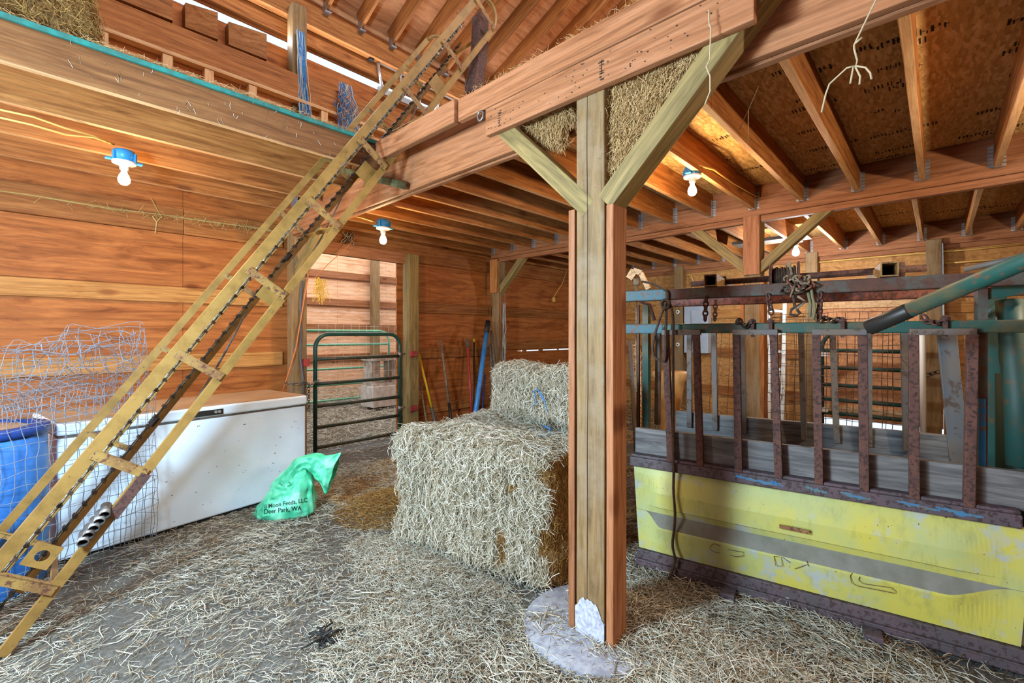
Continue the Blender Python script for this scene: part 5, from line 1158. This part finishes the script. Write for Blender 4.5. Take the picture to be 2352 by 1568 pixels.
# fence posts stacked behind the chute left end
for k, (u0, u1, mt) in enumerate(((1447, 1460, 'greymetal'), (1456, 1464, 'white_post'), (1466, 1470, 'white_post'), (1477, 1480, 'white_post'))):
    a = at(u0, 785 + 8*k, D=4.3+.03*k); b = at(u1, 1000, D=3.9); d = (b-a).normalized(); b2 = b + d*(b.z/-d.z)
    m = MB(); m.tube([a, b2], .022, 7); tag(m.build('fence_post', M[mt]), '%s steel fence post of the bunch leaning behind the chute left end' % ORD[k], 'fence post', 'steel fence posts behind the chute')
# cream feed tub / saddle shaped thing
bs = at(1540, 948, D=4.9); m = MB(); rings = []
for z, rx, ry in ((-.75, .10, .10), (-.40, .11, .11), (0, .10, .10), (.2, .12, .12), (.34, .15, .13), (.42, .20, .15), (.45, .19, .14), (.455, .05, .04)):
    rings.append([bs + Vector((SA*math.cos(a)*rx + CA*math.sin(a)*ry, -CA*math.cos(a)*rx + SA*math.sin(a)*ry, z)) for a in np.linspace(0, 2*math.pi, 25)[:-1]])
m.loft(rings); tag(m.build('wooden_stump_seat', M['cream']), 'tan flared stand with rounded top seen behind the chute bars, left', 'stand')
# ================================================================ along the far wall
XW = XF - .06
ec = empty('electrical_cabinet', at(1605, 810, X=XW), 'grey-blue electrical cabinet mounted on the far wall', 'cabinet')
a, b = at(1577, 704, X=XW), at(1632, 811, X=XW); m = MB(); m.box((XW-.12, a.y, b.z), (XW+.04, b.y, a.z)); child_world(m.build('cabinet_body', M['elec'], None, .01), ec)
a2, b2 = at(1588, 712, X=XW-.12), at(1615, 760, X=XW-.12); m = MB(); m.box((XW-.135, a2.y, b2.z), (XW-.12, b2.y, a2.z)); child_world(m.build('cabinet_door', M['elec'], None, .006), ec)
m = MB(); c = at(1605, 860, X=XW); m.bar((XW-.01, c.y+.1, c.z+.35), (XW-.01, c.y+.1, c.z-.1), .05, .1, (1, 0, 0)); tag(m.build('conduit_board', M['girt']), 'short board on the far wall below the electrical cabinet', 'board')
for v in (716, 791):
    c = at(1557, v, X=XF-.2); m = MB(); m.tube([c, c - Vector((.012, 0, 0))], .035, 14); m.mi = 1; m.tube([c - Vector((.012, 0, 0)), c - Vector((.03, 0, 0))], .012, 8)
    tag(m.build('washer_bolt', [M['white'], M['black']]), ('upper' if v < 750 else 'lower') + ' white washer bolt on the far post left of the cabinet', 'bolt')
ld_ = empty('orchard_ladder', at(1785, 950, X=7.5), 'white ladder leaning on the far wall left of the green gate', 'ladder')
XL = 7.5
for pts in (((1803, 690), (1796, 985)), ((1764, 695), (1766, 985))): m = MB(); m.bar(at(*pts[0], X=XL+.3), at(*pts[1], X=XL), .05, .03); child_world(m.build('ladder_rail', M['white']), ld_)
for v in (713, 765, 805, 847, 898): m = MB(); f = (v-690)/295; m.bar(at(1766, v, X=XL+.3-.3*f), at(1801, v+2, X=XL+.3-.3*f), .05, .04); child_world(m.build('ladder_rung', M['white']), ld_)
for (a, b) in (((1790, 855), (1800, 900)), ((1790, 925), (1798, 890))): m = MB(); m.bar(at(*a, X=XL), at(*b, X=XL), .02, .015); child_world(m.build('ladder_stay', M['white']), ld_)
def wire_panel(nm, u0, u1, v0, v1, x, du, dv, r, mat, label, slant=0):
    a, b = at(u0, v0, X=x), at(u1, v1, X=x); m = MB(); y0_, y1_ = a.y, b.y; n1_ = int(abs(y1_-y0_)/du); n2_ = int(abs(a.z-b.z)/dv); rnd = random.Random(int(u0))
    for i in range(n1_+1):
        y = y0_ + (y1_-y0_)*i/n1_ + rnd.uniform(-.02, .02); m.tube([(x + rnd.uniform(-.02, .02), y + slant*f + rnd.uniform(-.012, .012), a.z + (b.z-a.z)*f) for f in np.linspace(0, 1, 6)], r, 4)
    for j in range(n2_+1): z = a.z + (b.z-a.z)*j/n2_; m.tube([(x + rnd.uniform(-.02, .02), y0_ + (y1_-y0_)*f, z + rnd.uniform(-.015, .015)) for f in np.linspace(0, 1, 9)], r, 4)
    return tag(m.build(nm, mat), label, 'wire panel')
wire_panel('wire_fencing', 1762, 2112, 722, 1010, 7.30, .11, .14, .004, M['rustwire'], 'rusty wire panel leaning before the far green gate')
wire_panel('wire_fencing', 1768, 2040, 735, 1010, 7.42, .15, .2, .0035, M['rustwire'], 'second rusty wire panel just behind the first, by the far gate', .05)
wire_panel('wire_fencing', 1640, 1700, 765, 990, 6.6, .10, .14, .003, M['rustwire'], 'small bent wire panel left of the middle post behind the chute', .06)
gg = empty('tube_gate', at(1888, 985, X=7.62), 'green tube gate leaning against the far plank door', 'gate'); XG = 7.62
ya, yb = at(1888, 900, X=XG).y, at(2120, 900, X=XG).y; m = MB(); zt_ = at(1910, 762, X=XG).z; R = .22
m.tube([(XG, ya, .12)] + [(XG, ya-R+R*math.cos(a), zt_-R+R*math.sin(a)) for a in np.linspace(0, math.pi/2, 8)] + [(XG, yb, zt_), (XG, yb, .12)], .027, 10); child_world(m.build('gate_frame', M['tealclean']), gg)
for v in (804, 843, 882, 916, 946): z_ = at(1890, v, X=XG).z; m = MB(); m.tube([(XG, ya, z_), (XG, yb, z_)], .026, 8); child_world(m.build('gate_rail', M['tealclean']), gg)
for v in (813, 940): c = at(1890, v, X=XG-.03); m = MB(); m.box(c - Vector((.01, .06, .03)), c + Vector((.02, .03, .03))); child_world(m.build('gate_label', M['white']), gg)
m = MB(); m.tube([at(2119, 740, X=7.2), at(2121, 1010, X=7.2)], .030, 10); tag(m.build('white_pipe', M['white']), 'upright white pipe right of the far green gate', 'pipe')
a = at(2155, 560, X=XW-.1); b = at(2158, 700, X=XW-.1); m = MB(); m.bar(a, at(2158, 725, X=XW-.1), .09, .04, (1, 0, 0)); tag(m.build('metal_strap', M['elec']), 'grey vertical metal strip on the far wall above the chute', 'strap')
for pts, lb_ in (([(1872, 603), (1990, 592), (2110, 582), (2230, 573), (2360, 560)], 'upper'), ([(2165, 605), (2260, 598), (2360, 588)], 'lower'), ):
    m = MB(); m.tube([at(u, v, X=XW-.02) for u, v in pts], .010, 5); tag(m.build('wall_cable', M['cable_yellow']), lb_ + ' yellow cable stapled along the far wall', 'cable')
m = MB(); m.tube([at(u, v, X=XW) for u, v in ((1574, 632), (1588, 632), (1592, 645), (1591, 665))], .012, 6); tag(m.build('wall_cable', M['cable_yellow']), 'short bent yellow cable beside the far wall post', 'cable')
m = MB(); c = at(2150, 730, X=XW-.1); m.tube([at(2162, 700, X=XW-.1), at(2163, 740, X=XW-.1)], .014, 6); tag(m.build('yellow_strap', M['twine_yellow']), 'yellow strap hanging below the grey strip', 'strap')
tag(chain('post_chain', [at(2125, 862, X=7.6), at(2140, 858, X=7.6), at(2152, 854, X=7.6), at(2165, 850, X=7.6)], .05, .009, M['chain'], None), 'chain looped on the far post right of the white pipe', 'chain')
rr_ = np.random.RandomState(15); n_ = 5000; y = rr_.uniform(-.5, 4.8, n_); x = rr_.uniform(5.2, 8.0, n_); z = .02 + .13*rr_.uniform(0, 1, n_)*(x > 6.2)*((y > 1.9) | (y < -.4)); th_ = rr_.uniform(0, 6.3, n_)
tag(strands('loose_straw', np.stack([x, y, z], 1), unit(np.stack([np.cos(th_), np.sin(th_), rr_.normal(0, .3, n_)], 1)), rr_.uniform(.08, .2, n_), rr_.uniform(.002, .004, n_), M['hay_gold'], seed=16), 'golden hay on the floor behind the chute', 'hay')
